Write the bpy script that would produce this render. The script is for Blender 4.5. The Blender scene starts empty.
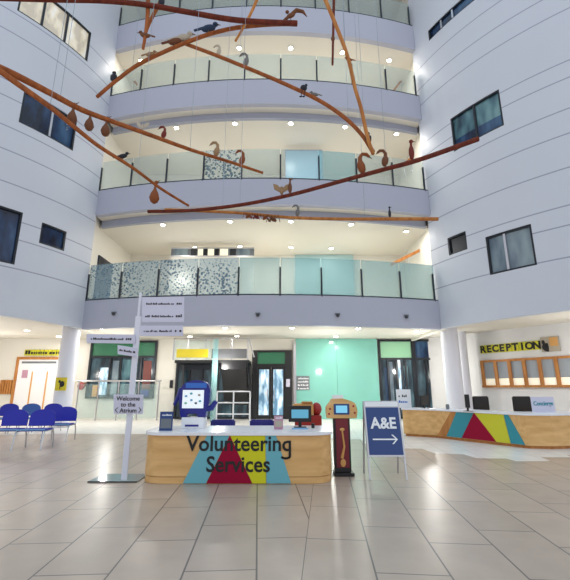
import bpy, bmesh, math, random
from mathutils import Vector, Matrix
random.seed(7)
SC = bpy.context.scene
COL = SC.collection
PI = math.pi

# ------------------------------------------------------------------ camera
F = 400.0; CX, CY = 285.0, 290.0; H = 1.55
PITCH = math.radians(13.77)
cp, sp = math.cos(PITCH), math.sin(PITCH)
cam = bpy.data.cameras.new('camera'); cam.sensor_fit = 'HORIZONTAL'; cam.sensor_width = 36
cam.lens = F / 570 * 36; cam.clip_end = 200; cam.clip_start = 0.05
camo = bpy.data.objects.new('camera', cam); COL.objects.link(camo)
camo.location = (0, 0, H); camo.rotation_euler = (PI / 2 + PITCH, 0, 0); SC.camera = camo

def ray(px, py):
    v = CY - py
    return Vector((px - CX, F * cp - v * sp, v * cp + F * sp))
def P(px, py, Y=None, Z=None):
    d = ray(px, py)
    t = Y / d.y if Y is not None else (Z - H) / d.z
    return Vector((d.x * t, d.y * t, H + d.z * t))
def on_wall(px, py, a, b):            # ray meets the vertical plane through plan points a, b
    d = ray(px, py); n = Vector((b[1] - a[1], -(b[0] - a[0]), 0))
    t = (n.x * a[0] + n.y * a[1]) / n.dot(d)
    return Vector((d.x * t, d.y * t, H + d.z * t))
def on_circle(px, py, c, R, far=False):
    d = ray(px, py)
    A = d.x ** 2 + d.y ** 2; B = -2 * (d.x * c[0] + d.y * c[1]); Cc = c[0] ** 2 + c[1] ** 2 - R * R
    D = B * B - 4 * A * Cc
    if D < 0: D = 0
    t = (-B - math.sqrt(D)) / (2 * A)
    return Vector((d.x * t, d.y * t, H + d.z * t))

# ------------------------------------------------------------------ materials
def lin(c):
    return tuple(((x / 255) / 12.92 if x / 255 <= 0.04045 else ((x / 255 + 0.055) / 1.055) ** 2.4) for x in c)
def mat(name, rgb, rough=0.6, metal=0.0, emit=None, es=1.0, spec=0.5, bump=0, noise=0, nscale=8, coat=0):
    m = bpy.data.materials.new(name); m.use_nodes = True
    nt = m.node_tree; b = nt.nodes['Principled BSDF']
    col = (*lin(rgb), 1)
    b.inputs['Base Color'].default_value = col
    b.inputs['Roughness'].default_value = rough; b.inputs['Metallic'].default_value = metal
    b.inputs['Specular IOR Level'].default_value = spec
    if coat: b.inputs['Coat Weight'].default_value = coat
    if emit is not None:
        b.inputs['Emission Color'].default_value = (*lin(emit), 1); b.inputs['Emission Strength'].default_value = es
    tc = nt.nodes.new('ShaderNodeTexCoord')
    if noise:
        n = nt.nodes.new('ShaderNodeTexNoise'); n.inputs['Scale'].default_value = nscale; n.inputs['Detail'].default_value = 4
        nt.links.new(tc.outputs['Object'], n.inputs['Vector'])
        mx = nt.nodes.new('ShaderNodeMix'); mx.data_type = 'RGBA'; mx.blend_type = 'MULTIPLY'
        mx.inputs['Factor'].default_value = 1
        cr = nt.nodes.new('ShaderNodeValToRGB')
        cr.color_ramp.elements[0].position = 0.3; cr.color_ramp.elements[1].position = 0.7
        cr.color_ramp.elements[0].color = (1 - noise,) * 3 + (1,); cr.color_ramp.elements[1].color = (1, 1, 1, 1)
        nt.links.new(n.outputs['Fac'], cr.inputs['Fac'])
        mx.inputs[6].default_value = col
        nt.links.new(cr.outputs['Color'], mx.inputs[7])
        nt.links.new(mx.outputs[2], b.inputs['Base Color'])
    return m
def wood(name, c1, c2, scale=3, rough=0.4, axis=2):
    m = bpy.data.materials.new(name); m.use_nodes = True
    nt = m.node_tree; b = nt.nodes['Principled BSDF']; b.inputs['Roughness'].default_value = rough; b.inputs['Specular IOR Level'].default_value = .3
    tc = nt.nodes.new('ShaderNodeTexCoord'); mp = nt.nodes.new('ShaderNodeMapping')
    s = [scale * 6] * 3; s[axis] = scale * 0.6
    mp.inputs['Scale'].default_value = s
    n = nt.nodes.new('ShaderNodeTexNoise'); n.inputs['Scale'].default_value = 1; n.inputs['Detail'].default_value = 5
    cr = nt.nodes.new('ShaderNodeValToRGB')
    cr.color_ramp.elements[0].color = (*lin(c1), 1); cr.color_ramp.elements[1].color = (*lin(c2), 1)
    cr.color_ramp.elements[0].position = 0.3; cr.color_ramp.elements[1].position = 0.7
    nt.links.new(tc.outputs['Object'], mp.inputs['Vector']); nt.links.new(mp.outputs[0], n.inputs['Vector'])
    nt.links.new(n.outputs['Fac'], cr.inputs['Fac']); nt.links.new(cr.outputs['Color'], b.inputs['Base Color'])
    return m
def glass(name, rgb, alpha, pattern=None, pc=(255, 255, 255), rough=0.15, pz=0.55):
    """tinted, part frosted glass: transparent mixed with a glossy tinted body"""
    m = bpy.data.materials.new(name); m.use_nodes = True
    nt = m.node_tree; b = nt.nodes['Principled BSDF']
    b.inputs['Base Color'].default_value = (*lin(rgb), 1); b.inputs['Roughness'].default_value = rough
    tr = nt.nodes.new('ShaderNodeBsdfTransparent'); tr.inputs['Color'].default_value = (.93, .97, .97, 1)
    mx = nt.nodes.new('ShaderNodeMixShader'); mx.inputs['Fac'].default_value = alpha
    out = nt.nodes['Material Output']
    nt.links.new(tr.outputs[0], mx.inputs[1]); nt.links.new(b.outputs[0], mx.inputs[2]); nt.links.new(mx.outputs[0], out.inputs['Surface'])
    if pattern:
        tc = nt.nodes.new('ShaderNodeTexCoord')
        vo = nt.nodes.new('ShaderNodeTexVoronoi'); vo.inputs['Scale'].default_value = pattern
        nt.links.new(tc.outputs['Object'], vo.inputs['Vector'])
        no = nt.nodes.new('ShaderNodeTexNoise'); no.inputs['Scale'].default_value = 1.1; no.inputs['Detail'].default_value = 1
        nt.links.new(tc.outputs['Object'], no.inputs['Vector'])
        th = nt.nodes.new('ShaderNodeMath'); th.operation = 'MULTIPLY'; th.inputs[1].default_value = pz
        nt.links.new(no.outputs['Fac'], th.inputs[0])
        lt = nt.nodes.new('ShaderNodeMath'); lt.operation = 'LESS_THAN'
        nt.links.new(vo.outputs['Distance'], lt.inputs[0]); nt.links.new(th.outputs[0], lt.inputs[1])
        cm = nt.nodes.new('ShaderNodeMix'); cm.data_type = 'RGBA'
        cm.inputs[6].default_value = (*lin(rgb), 1); cm.inputs[7].default_value = (*lin(pc), 1)
        nt.links.new(lt.outputs[0], cm.inputs['Factor']); nt.links.new(cm.outputs[2], b.inputs['Base Color'])
        am = nt.nodes.new('ShaderNodeMath'); am.operation = 'MULTIPLY_ADD'; am.inputs[1].default_value = 0.4; am.inputs[2].default_value = alpha; am.use_clamp = True
        nt.links.new(lt.outputs[0], am.inputs[0]); nt.links.new(am.outputs[0], mx.inputs['Fac'])
    return m
def dim_view(name, c1, c2, c3, scale=1.2, rough=0.12):
    """dark glazing: blotchy view of a dim room behind polished glass"""
    m = bpy.data.materials.new(name); m.use_nodes = True
    nt = m.node_tree; b = nt.nodes['Principled BSDF']; b.inputs['Roughness'].default_value = rough
    tc = nt.nodes.new('ShaderNodeTexCoord'); mp = nt.nodes.new('ShaderNodeMapping'); mp.inputs['Scale'].default_value = (scale * 1.8, scale, scale * .55)
    n = nt.nodes.new('ShaderNodeTexNoise'); n.inputs['Scale'].default_value = 1; n.inputs['Detail'].default_value = 2.5
    cr = nt.nodes.new('ShaderNodeValToRGB'); e = cr.color_ramp.elements
    e[0].color = (*lin(c1), 1); e[1].color = (*lin(c3), 1); e[0].position = 0.4; e[1].position = 0.68
    k = e.new(0.52); k.color = (*lin(c2), 1)
    nt.links.new(tc.outputs['Object'], mp.inputs['Vector']); nt.links.new(mp.outputs[0], n.inputs['Vector'])
    nt.links.new(n.outputs['Fac'], cr.inputs['Fac']); nt.links.new(cr.outputs['Color'], b.inputs['Base Color'])
    return m
def tiles(name, rgb, rgb2, mortar, rough=0.3):
    m = bpy.data.materials.new(name); m.use_nodes = True
    nt = m.node_tree; b = nt.nodes['Principled BSDF']; b.inputs['Roughness'].default_value = rough
    uv = nt.nodes.new('ShaderNodeUVMap'); uv.uv_map = 'plan'
    br = nt.nodes.new('ShaderNodeTexBrick'); br.offset = 0.37; br.offset_frequency = 2; br.squash = 1
    br.inputs['Scale'].default_value = 1; br.inputs['Brick Width'].default_value = 1.2; br.inputs['Row Height'].default_value = 0.632
    br.inputs['Mortar Size'].default_value = 0.009; br.inputs['Mortar Smooth'].default_value = 0.2
    br.inputs['Color1'].default_value = (*lin(rgb), 1); br.inputs['Color2'].default_value = (*lin(rgb2), 1); br.inputs['Mortar'].default_value = (*lin(mortar), 1)
    nt.links.new(uv.outputs[0], br.inputs['Vector'])
    n = nt.nodes.new('ShaderNodeTexNoise'); n.inputs['Scale'].default_value = 2.5; n.inputs['Detail'].default_value = 6
    nt.links.new(uv.outputs[0], n.inputs['Vector'])
    cr = nt.nodes.new('ShaderNodeValToRGB'); cr.color_ramp.elements[0].color = (.9, .9, .9, 1); cr.color_ramp.elements[0].position = .35; cr.color_ramp.elements[1].position = .65
    nt.links.new(n.outputs['Fac'], cr.inputs['Fac'])
    mx = nt.nodes.new('ShaderNodeMix'); mx.data_type = 'RGBA'; mx.blend_type = 'MULTIPLY'; mx.inputs['Factor'].default_value = 1
    nt.links.new(br.outputs['Color'], mx.inputs[6]); nt.links.new(cr.outputs['Color'], mx.inputs[7]); nt.links.new(mx.outputs[2], b.inputs['Base Color'])
    return m

M = dict(
    drum=mat('white_cladding', (200, 205, 215), 0.45, noise=.03, nscale=.4),
    joint=mat('cladding_joint', (152, 156, 174), 0.7),
    fascia=mat('fascia_paint', (176, 179, 194), 0.5),
    lip=mat('fascia_lip', (158, 163, 180), 0.5),
    cream=mat('cream_paint', (230, 226, 216), 0.7, noise=.03, nscale=.5),
    ceil=mat('ceiling_paint', (224, 219, 208), 0.8),
    whitewall=mat('white_paint', (226, 226, 226), 0.7, noise=.03, nscale=.5),
    column=mat('column_paint', (224, 226, 236), 0.4),
    floor=tiles('beige_tiles', (192, 172, 155), (183, 164, 148), (104, 96, 92)),
    pale=tiles('pale_tiles', (240, 236, 230), (236, 232, 226), (206, 200, 194)),
    bglass=glass('balustrade_glass', (186, 202, 204), .2),
    bglass2=glass('balustrade_glass_aqua', (150, 196, 198), .4),
    leaf=glass('balustrade_glass_leaf', (186, 202, 208), .2, 8.5, (50, 104, 130), pz=.8),
    speck=glass('balustrade_glass_speckled', (172, 194, 200), .4, 9, (96, 122, 140), pz=.66),
    clear=glass('clear_glass', (200, 225, 225), .12),
    smoke=glass('smoky_glass', (90, 94, 98), .9),
    post=mat('charcoal_metal', (48, 54, 62), 0.35, .6),
    frame=mat('dark_window_frame', (38, 42, 48), 0.35, .4),
    black=mat('black_plastic', (18, 18, 22), 0.4),
    steel=mat('brushed_steel', (190, 190, 195), 0.3, .9),
    chrome=mat('chrome_tube', (205, 208, 214), 0.2, .8),
    dpane=dim_view('dark_blue_glazing', (12, 22, 44), (26, 52, 88), (58, 92, 126)),
    tpane=dim_view('teal_glazing', (34, 60, 76), (74, 112, 122), (118, 156, 158)),
    gpane=dim_view('grey_glazing', (96, 112, 126), (120, 136, 146), (142, 158, 164)),
    dv_=dim_view('bright_street_glazing', (96, 136, 166), (168, 200, 220), (240, 244, 246), 2.4),
    room=dim_view('room_glazing', (24, 36, 44), (44, 66, 76), (84, 116, 128), 1.1),
    doorview=dim_view('street_glazing', (110, 146, 168), (172, 200, 214), (236, 242, 244), 2.4),
    litpane=dim_view('lit_frosted_glazing', (196, 186, 168), (226, 216, 192), (238, 234, 226), 2.2),
    green=mat('green_transom', (48, 116, 84), 0.35), greenlit=mat('pale_green_blind', (150, 204, 166), 0.5),
    aqua=mat('aqua_glass_wall', (132, 200, 186), 0.12, noise=.1, nscale=.35, spec=.6),
    beamlight=wood('honey_timber', (156, 94, 46), (194, 132, 70), 1.5, .75),
    beammid=wood('orange_timber', (124, 64, 28), (164, 94, 46), 1.5, .75),
    beamdark=wood('redbrown_timber', (82, 30, 18), (114, 48, 28), 1.5, .75),
    oak=wood('light_oak', (208, 160, 100), (232, 188, 128), 1.4, .35, axis=0),
    oakd=wood('oak_trim', (166, 106, 54), (198, 138, 78), 1.4, .4),
    top=mat('white_worktop', (236, 236, 240), 0.25), teal=mat('teal_laminate', (112, 178, 190), 0.6, spec=.2),
    tealp=mat('pale_teal_board', (164, 194, 196), 0.5), teald=mat('deep_teal_laminate', (44, 142, 156), 0.35),
    magenta=mat('magenta_laminate', (150, 0, 48), 0.6, spec=.2), lime=mat('lime_laminate', (210, 206, 40), 0.6, spec=.2),
    ink=mat('black_lettering', (16, 16, 20), 0.5), whiteink=mat('white_lettering', (240, 242, 246), 0.5),
    signblue=mat('navy_sign', (36, 66, 124), 0.35), navy=mat('navy_plastic', (20, 30, 128), 0.35),
    navylight=mat('bright_blue_panel', (44, 108, 196), 0.35), blueseat=mat('royal_blue_plastic', (10, 26, 168), 0.4),
    blueseat2=mat('mid_blue_plastic', (50, 96, 170), 0.4), seatedge=mat('pale_blue_edge', (130, 178, 214), 0.4),
    white=mat('white_plastic', (238, 238, 240), 0.4), lav=mat('lavender_sign_panel', (206, 204, 222), 0.4),
    pole=mat('pale_pole', (220, 220, 232), 0.35), red=mat('deep_red_panel', (116, 18, 36), 0.3),
    yellow=mat('yellow_sign', (214, 196, 40), 0.5), signlime=mat('lime_sign_tile', (208, 204, 58), 0.6, spec=.2),
    gold=mat('gold_print', (214, 160, 92), 0.4), slate=mat('slate_panel', (92, 94, 98), .6), redbrown=mat('russet_panel', (110, 44, 34), 0.5), redpaint=mat('red_paint', (164, 44, 40), 0.4), blind=mat('grey_blind', (158, 166, 174), 0.7),
    creamlit=mat('cream_lit_glass', (244, 240, 222), 0.5, emit=(255, 244, 214), es=.4),
    lamp=mat('lamp_diffuser', (255, 255, 255), 0.5, emit=(255, 246, 226), es=30), lampring=mat('lamp_ring', (236, 234, 230), 0.4),
    screen=mat('screen_glow', (120, 190, 220), 0.3, emit=(120, 196, 224), es=.5), screend=mat('screen_picture', (90, 160, 190), .3, emit=(110, 186, 206), es=.3), screenw=mat('white_screen', (240, 244, 246), 0.3, emit=(236, 244, 248), es=.35),
    wire=mat('steel_wire', (150, 158, 168), 0.4, .5), poster=mat('poster_blue', (30, 110, 190), 0.5), grey=mat('grey_plastic', (110, 116, 122), 0.5),
    plate=mat('glassy_plate', (176, 190, 188), 0.1, spec=.7), darkgrey=mat('dark_grey_metal', (56, 58, 62), .5),
    pink=mat('mauve_card', (186, 140, 160), .6), paleblue=glass('pale_blue_window', (168, 206, 228), .85, rough=.3),
    b_brown=mat('brown_felt', (108, 68, 44), .9), b_grey=mat('grey_felt', (116, 114, 112), .9), b_dark=mat('dark_felt', (40, 42, 52), .9),
    b_blue=mat('slate_blue_felt', (48, 66, 92), .9), b_red=mat('brick_red_felt', (112, 44, 36), .9), b_tan=mat('tan_felt', (150, 120, 88), .9),
    b_pale=mat('pale_felt', (178, 168, 152), .9), b_orange=mat('rust_felt', (130, 72, 38), .9), beak=mat('beak_horn', (96, 72, 44), .6),
)

def glow(m, k):      # daylight or lamp light coming through the glazing
    nt = m.node_tree; b = nt.nodes['Principled BSDF']; l = b.inputs['Base Color'].links[0].from_socket
    nt.links.new(l, b.inputs['Emission Color']); b.inputs['Emission Strength'].default_value = k
glow(M['dv_'], .45); glow(M['litpane'], .25)

# ------------------------------------------------------------------ mesh helpers
class MB:
    def __init__(s): s.v = []; s.f = []; s.mi = []
    def add(s, vs, fs, mi=0):
        o = len(s.v); s.v += [tuple(v) for v in vs]; s.f += [tuple(o + i for i in f) for f in fs]; s.mi += [mi] * len(fs); return s
    def box(s, a, b, mi=0, rz=0, piv=None):
        x0, x1 = sorted((a[0], b[0])); y0, y1 = sorted((a[1], b[1])); z0, z1 = sorted((a[2], b[2]))
        vs = [Vector((x, y, z)) for z in (z0, z1) for y in (y0, y1) for x in (x0, x1)]
        if rz:
            pv = Vector(piv if piv else ((x0 + x1) / 2, (y0 + y1) / 2, 0)); R = Matrix.Rotation(rz, 3, 'Z')
            vs = [R @ (v - pv) + pv for v in vs]
        return s.add(vs, [(0, 2, 3, 1), (4, 5, 7, 6), (0, 1, 5, 4), (2, 6, 7, 3), (0, 4, 6, 2), (1, 3, 7, 5)], mi)
    def prism(s, pts, z0, z1, mi=0):            # plan polygon extruded upward
        n = len(pts); a = sum(pts[i][0] * pts[(i + 1) % n][1] - pts[(i + 1) % n][0] * pts[i][1] for i in range(n))
        if a < 0: pts = pts[::-1]
        vs = [(p[0], p[1], z0) for p in pts] + [(p[0], p[1], z1) for p in pts]
        fs = [tuple(range(n - 1, -1, -1)), tuple(range(n, 2 * n))] + [(i, (i + 1) % n, n + (i + 1) % n, n + i) for i in range(n)]
        return s.add(vs, fs, mi)
    def slab(s, pts, nrm, th, mi=0):            # 3D polygon given thickness along nrm
        nrm = Vector(nrm).normalized() * th; n = len(pts); pts = [Vector(p) for p in pts]
        vs = pts + [p + nrm for p in pts]
        fs = [tuple(range(n - 1, -1, -1)), tuple(range(n, 2 * n))] + [(i, (i + 1) % n, n + (i + 1) % n, n + i) for i in range(n)]
        return s.add(vs, fs, mi)
    def tube(s, path, r, n=8, mi=0):
        path = [Vector(p) for p in path]; m = len(path)
        rs = r if isinstance(r, (list, tuple)) else [r] * m
        t0 = (path[1] - path[0]).normalized(); up = Vector((0, 0, 1)) if abs(t0.z) < .9 else Vector((1, 0, 0))
        vs = []; u = t0.cross(up).normalized()
        for i, p in enumerate(path):
            t = (path[min(i + 1, m - 1)] - path[max(i - 1, 0)]).normalized()
            u = (u - t * u.dot(t)).normalized(); w = t.cross(u)
            for k in range(n):
                a = 2 * PI * k / n; vs.append(p + (u * math.cos(a) + w * math.sin(a)) * rs[i])
        fs = [(i * n + k, i * n + (k + 1) % n, (i + 1) * n + (k + 1) % n, (i + 1) * n + k) for i in range(m - 1) for k in range(n)]
        fs += [tuple(range(n - 1, -1, -1)), tuple((m - 1) * n + k for k in range(n))]
        return s.add(vs, fs, mi)
    def lathe(s, c, prof, n=16, mi=0):          # prof: (radius, z) rising
        c = Vector(c); vs = []
        for r, z in prof:
            for k in range(n):
                a = 2 * PI * k / n; vs.append(c + Vector((r * math.cos(a), r * math.sin(a), z)))
        m = len(prof)
        fs = [(i * n + k, i * n + (k + 1) % n, (i + 1) * n + (k + 1) % n, (i + 1) * n + k) for i in range(m - 1) for k in range(n)]
        fs += [tuple(range(n - 1, -1, -1)), tuple((m - 1) * n + k for k in range(n))]
        return s.add(vs, fs, mi)
    def ell(s, c, r, n=12, m=8, rot=None, mi=0):
        c = Vector(c); vs = []
        for i in range(m + 1):
            ph = PI * (i + .02 if i == 0 else (i - .02 if i == m else i)) / m
            for k in range(n):
                a = 2 * PI * k / n
                v = Vector((r[0] * math.sin(ph) * math.cos(a), r[1] * math.sin(ph) * math.sin(a), -r[2] * math.cos(ph)))
                if rot: v = rot @ v
                vs.append(c + v)
        fs = [(i * n + k, i * n + (k + 1) % n, (i + 1) * n + (k + 1) % n, (i + 1) * n + k) for i in range(m) for k in range(n)]
        fs += [tuple(range(n - 1, -1, -1)), tuple(m * n + k for k in range(n))]
        return s.add(vs, fs, mi)
    def build(s, name, mats, parent=None, origin=None, bevel=0, smooth=False):
        if not isinstance(mats, (list, tuple)): mats = [mats]
        o = Vector(origin) if origin is not None else Vector((0, 0, 0))
        if parent is not None: o = Vector(parent.get('_o', (0, 0, 0)))
        me = bpy.data.meshes.new(name); me.from_pydata([tuple(Vector(v) - o) for v in s.v], [], s.f)
        for m in mats: me.materials.append(m)
        for p, i in zip(me.polygons, s.mi): p.material_index = i
        bm = bmesh.new(); bm.from_mesh(me); bmesh.ops.recalc_face_normals(bm, faces=bm.faces)
        if bevel: bmesh.ops.bevel(bm, geom=list(bm.edges), offset=bevel, segments=2, affect='EDGES', clamp_overlap=True)
        bm.to_mesh(me); bm.free()
        if smooth:
            for p in me.polygons: p.use_smooth = True
            me.set_sharp_from_angle(angle=math.radians(40))
        ob = bpy.data.objects.new(name, me); COL.objects.link(ob)
        if parent is not None: ob.parent = parent
        else: ob.location = o
        if parent is not None: ob['_o'] = tuple(o)
        return ob
def empty(name, loc, label, cat, group=None):
    o = bpy.data.objects.new(name, None); COL.objects.link(o); o.location = loc; o['_o'] = tuple(loc); o.empty_display_size = .1
    o['label'] = label; o['category'] = cat
    if group: o['group'] = group
    return o
def tag(o, label, cat, group=None):
    o['label'] = label; o['category'] = cat
    if group: o['group'] = group
    return o
def struct(mb, name, m, **k):
    o = mb.build(name, m, **k); o['kind'] = 'structure'; return o
def sroot(name, loc):
    o = bpy.data.objects.new(name, None); COL.objects.link(o); o.location = loc; o['_o'] = tuple(loc); o['kind'] = 'structure'; o.empty_display_size = .1
    return o
def text(s, size, origin, right, up, m, name, parent, align='CENTER', depth=.004, bold=0, sx=1.0):
    """origin = centre (or left) of the baseline; right/up unit vectors; the face looks along right x up"""
    cu = bpy.data.curves.new('t', 'FONT'); cu.body = s; cu.size = size; cu.align_x = align; cu.extrude = depth; cu.offset = bold; cu.resolution_u = 3
    cu.space_line = 1.0
    to = bpy.data.objects.new('t', cu); COL.objects.link(to); bpy.context.view_layer.update()
    me = bpy.data.meshes.new_from_object(to.evaluated_get(bpy.context.evaluated_depsgraph_get()))
    bpy.data.objects.remove(to); bpy.data.curves.remove(cu)
    right = Vector(right).normalized(); up = Vector(up).normalized(); n = right.cross(up)
    o = Vector(parent.get('_o', (0, 0, 0))) if parent else Vector((0, 0, 0))
    R = Matrix((right * sx, up, n)).transposed()
    for v in me.vertices: v.co = R @ v.co + Vector(origin) - o
    me.name = name; me.materials.clear(); me.materials.append(m)
    ob = bpy.data.objects.new(name, me); COL.objects.link(ob); ob.parent = parent; ob['_o'] = tuple(o)
    return ob
def marks(mb, c, right, up, w, h, nrm, rng, mi=0):   # a line of small illegible glyph strokes
    right = Vector(right).normalized(); up = Vector(up).normalized(); x = -w / 2
    while x < w / 2 - h * .3:
        g = h * rng.uniform(.35, .7); k = rng.choice((.65, .65, 1))
        if rng.random() < .15: x += h * .4; continue
        p = Vector(c) + right * x
        mb.slab([p, p + right * g, p + right * g + up * h * k, p + up * h * k], nrm, .004, mi); x += g + h * .18

# ------------------------------------------------------------------ curves of the building
LC, LR = (-17.45, 18.58), 9.0        # left ward drum
RC, RR = (17.9, 21.0), 12.0          # right ward drum
BC, BR = (-1.0, 42.35), 26.6         # balcony front arc
def circ(c, R, a): return (c[0] + R * math.cos(a), c[1] + R * math.sin(a))
LA = math.atan2(16.9 - LC[1], -8.6 - LC[0]); RA = math.atan2(17.1 - RC[1], 6.6 - RC[0])
Lang = [LA - math.radians(2) * i for i in range(0, 31)]
if RA < 0: RA += 2 * PI
Rang = [RA + math.radians(2) * i for i in range(0, 31)]
def arc_pts(off=0, x0=-8.62, x1=6.62, n=28):
    R = BR - off; pts = []
    for i in range(n + 1):
        x = x0 + (x1 - x0) * i / n; pts.append((x, BC[1] - math.sqrt(R * R - (x - BC[0]) ** 2)))
    return pts
BACK = 21.6

# ------------------------------------------------------------------ floor
seam_p = Vector((.133, 3.8)); seam_d = Vector((math.sin(math.radians(5.55)), math.cos(math.radians(5.55))))
def sx_(y): return seam_p.x + seam_d.x / seam_d.y * (y - seam_p.y)
Y0, Y1 = -4.0, 24.0
def floor_mesh(name, polys, z0, z1, m):
    mb = MB()
    for pts, ang, ref in polys: mb.prism(pts, z0, z1)
    ob = mb.build(name, m); me = ob.data; ob['kind'] = 'structure'
    uvl = me.uv_layers.new(name='plan')
    for p in me.polygons:
        c = p.center; side = 0 if c.x < sx_(c.y) else 1
        a = math.radians(-3.75 if side == 0 else 5.55); ref = Vector((-.237, 3.8)) if side == 0 else seam_p
        d = Vector((math.sin(a), math.cos(a))); n = Vector((d.y, -d.x))
        for li in p.loop_indices:
            v = me.vertices[me.loops[li].vertex_index].co.xy - ref
            uvl.data[li].uv = (v.dot(d) + 50.2, v.dot(n) + .632 * 80)
    return ob
floor_mesh('floor', [([(-19, Y0), (sx_(Y0), Y0), (sx_(Y1), Y1), (-19, Y1)], 0, 0), ([(sx_(Y0), Y0), (19, Y0), (19, Y1), (sx_(Y1), Y1)], 0, 0)], -.12, 0, M['floor'])
# pale paving under the balconies; it steps forward, tile by tile, before the reception desk
bnd = [(-19, 14.2), (-9.5, 14.4), (-7.6, 14.8), (-4.2, 14.6), (1.0, 14.2)]
floor_mesh('floor', [(bnd + [(sx_(14.0), 14.0), (sx_(Y1) , Y1), (-19, Y1)], 0, 0)], .0, .004, M['pale'])
bnd2 = [(sx_(14.0), 14.0), (1.7, 13.2), (2.35, 13.15), (2.3, 12.2), (2.95, 12.1), (2.9, 11.3), (3.6, 11.2), (3.65, 10.4), (4.3, 10.3), (4.35, 9.75), (5.0, 9.7), (5.05, 9.35), (5.8, 9.4), (5.9, 9.9), (6.6, 9.85), (6.7, 10.2), (7.5, 10.1), (8.6, 10.0), (19, 9.0), (19, Y1), (sx_(Y1), Y1)]
floor_mesh('floor', [(bnd2, 0, 0)], .0, .004, M['pale'])

# ------------------------------------------------------------------ drum walls with windows let in
CEIL = 4.0; CEILG = 4.13; TOPZ = 24.0
rj = [-40, -14, 8, 60, 77, 108, 133, 167, 205, 225, 257]
joints = sorted(set(round(on_circle(569, y, RC, RR).z, 2) for y in rj))
def win_rect(px4, c, R):
    pts = [on_circle(x, y, c, R) for x, y in px4]
    an = [math.atan2(p.y - c[1], p.x - c[0]) % (2 * PI) for p in pts]
    return ((an[0] + an[3]) / 2, (an[1] + an[2]) / 2, (pts[2].z + pts[3].z) / 2, (pts[0].z + pts[1].z) / 2)   # a-left, a-right, zlow, zhigh
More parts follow.
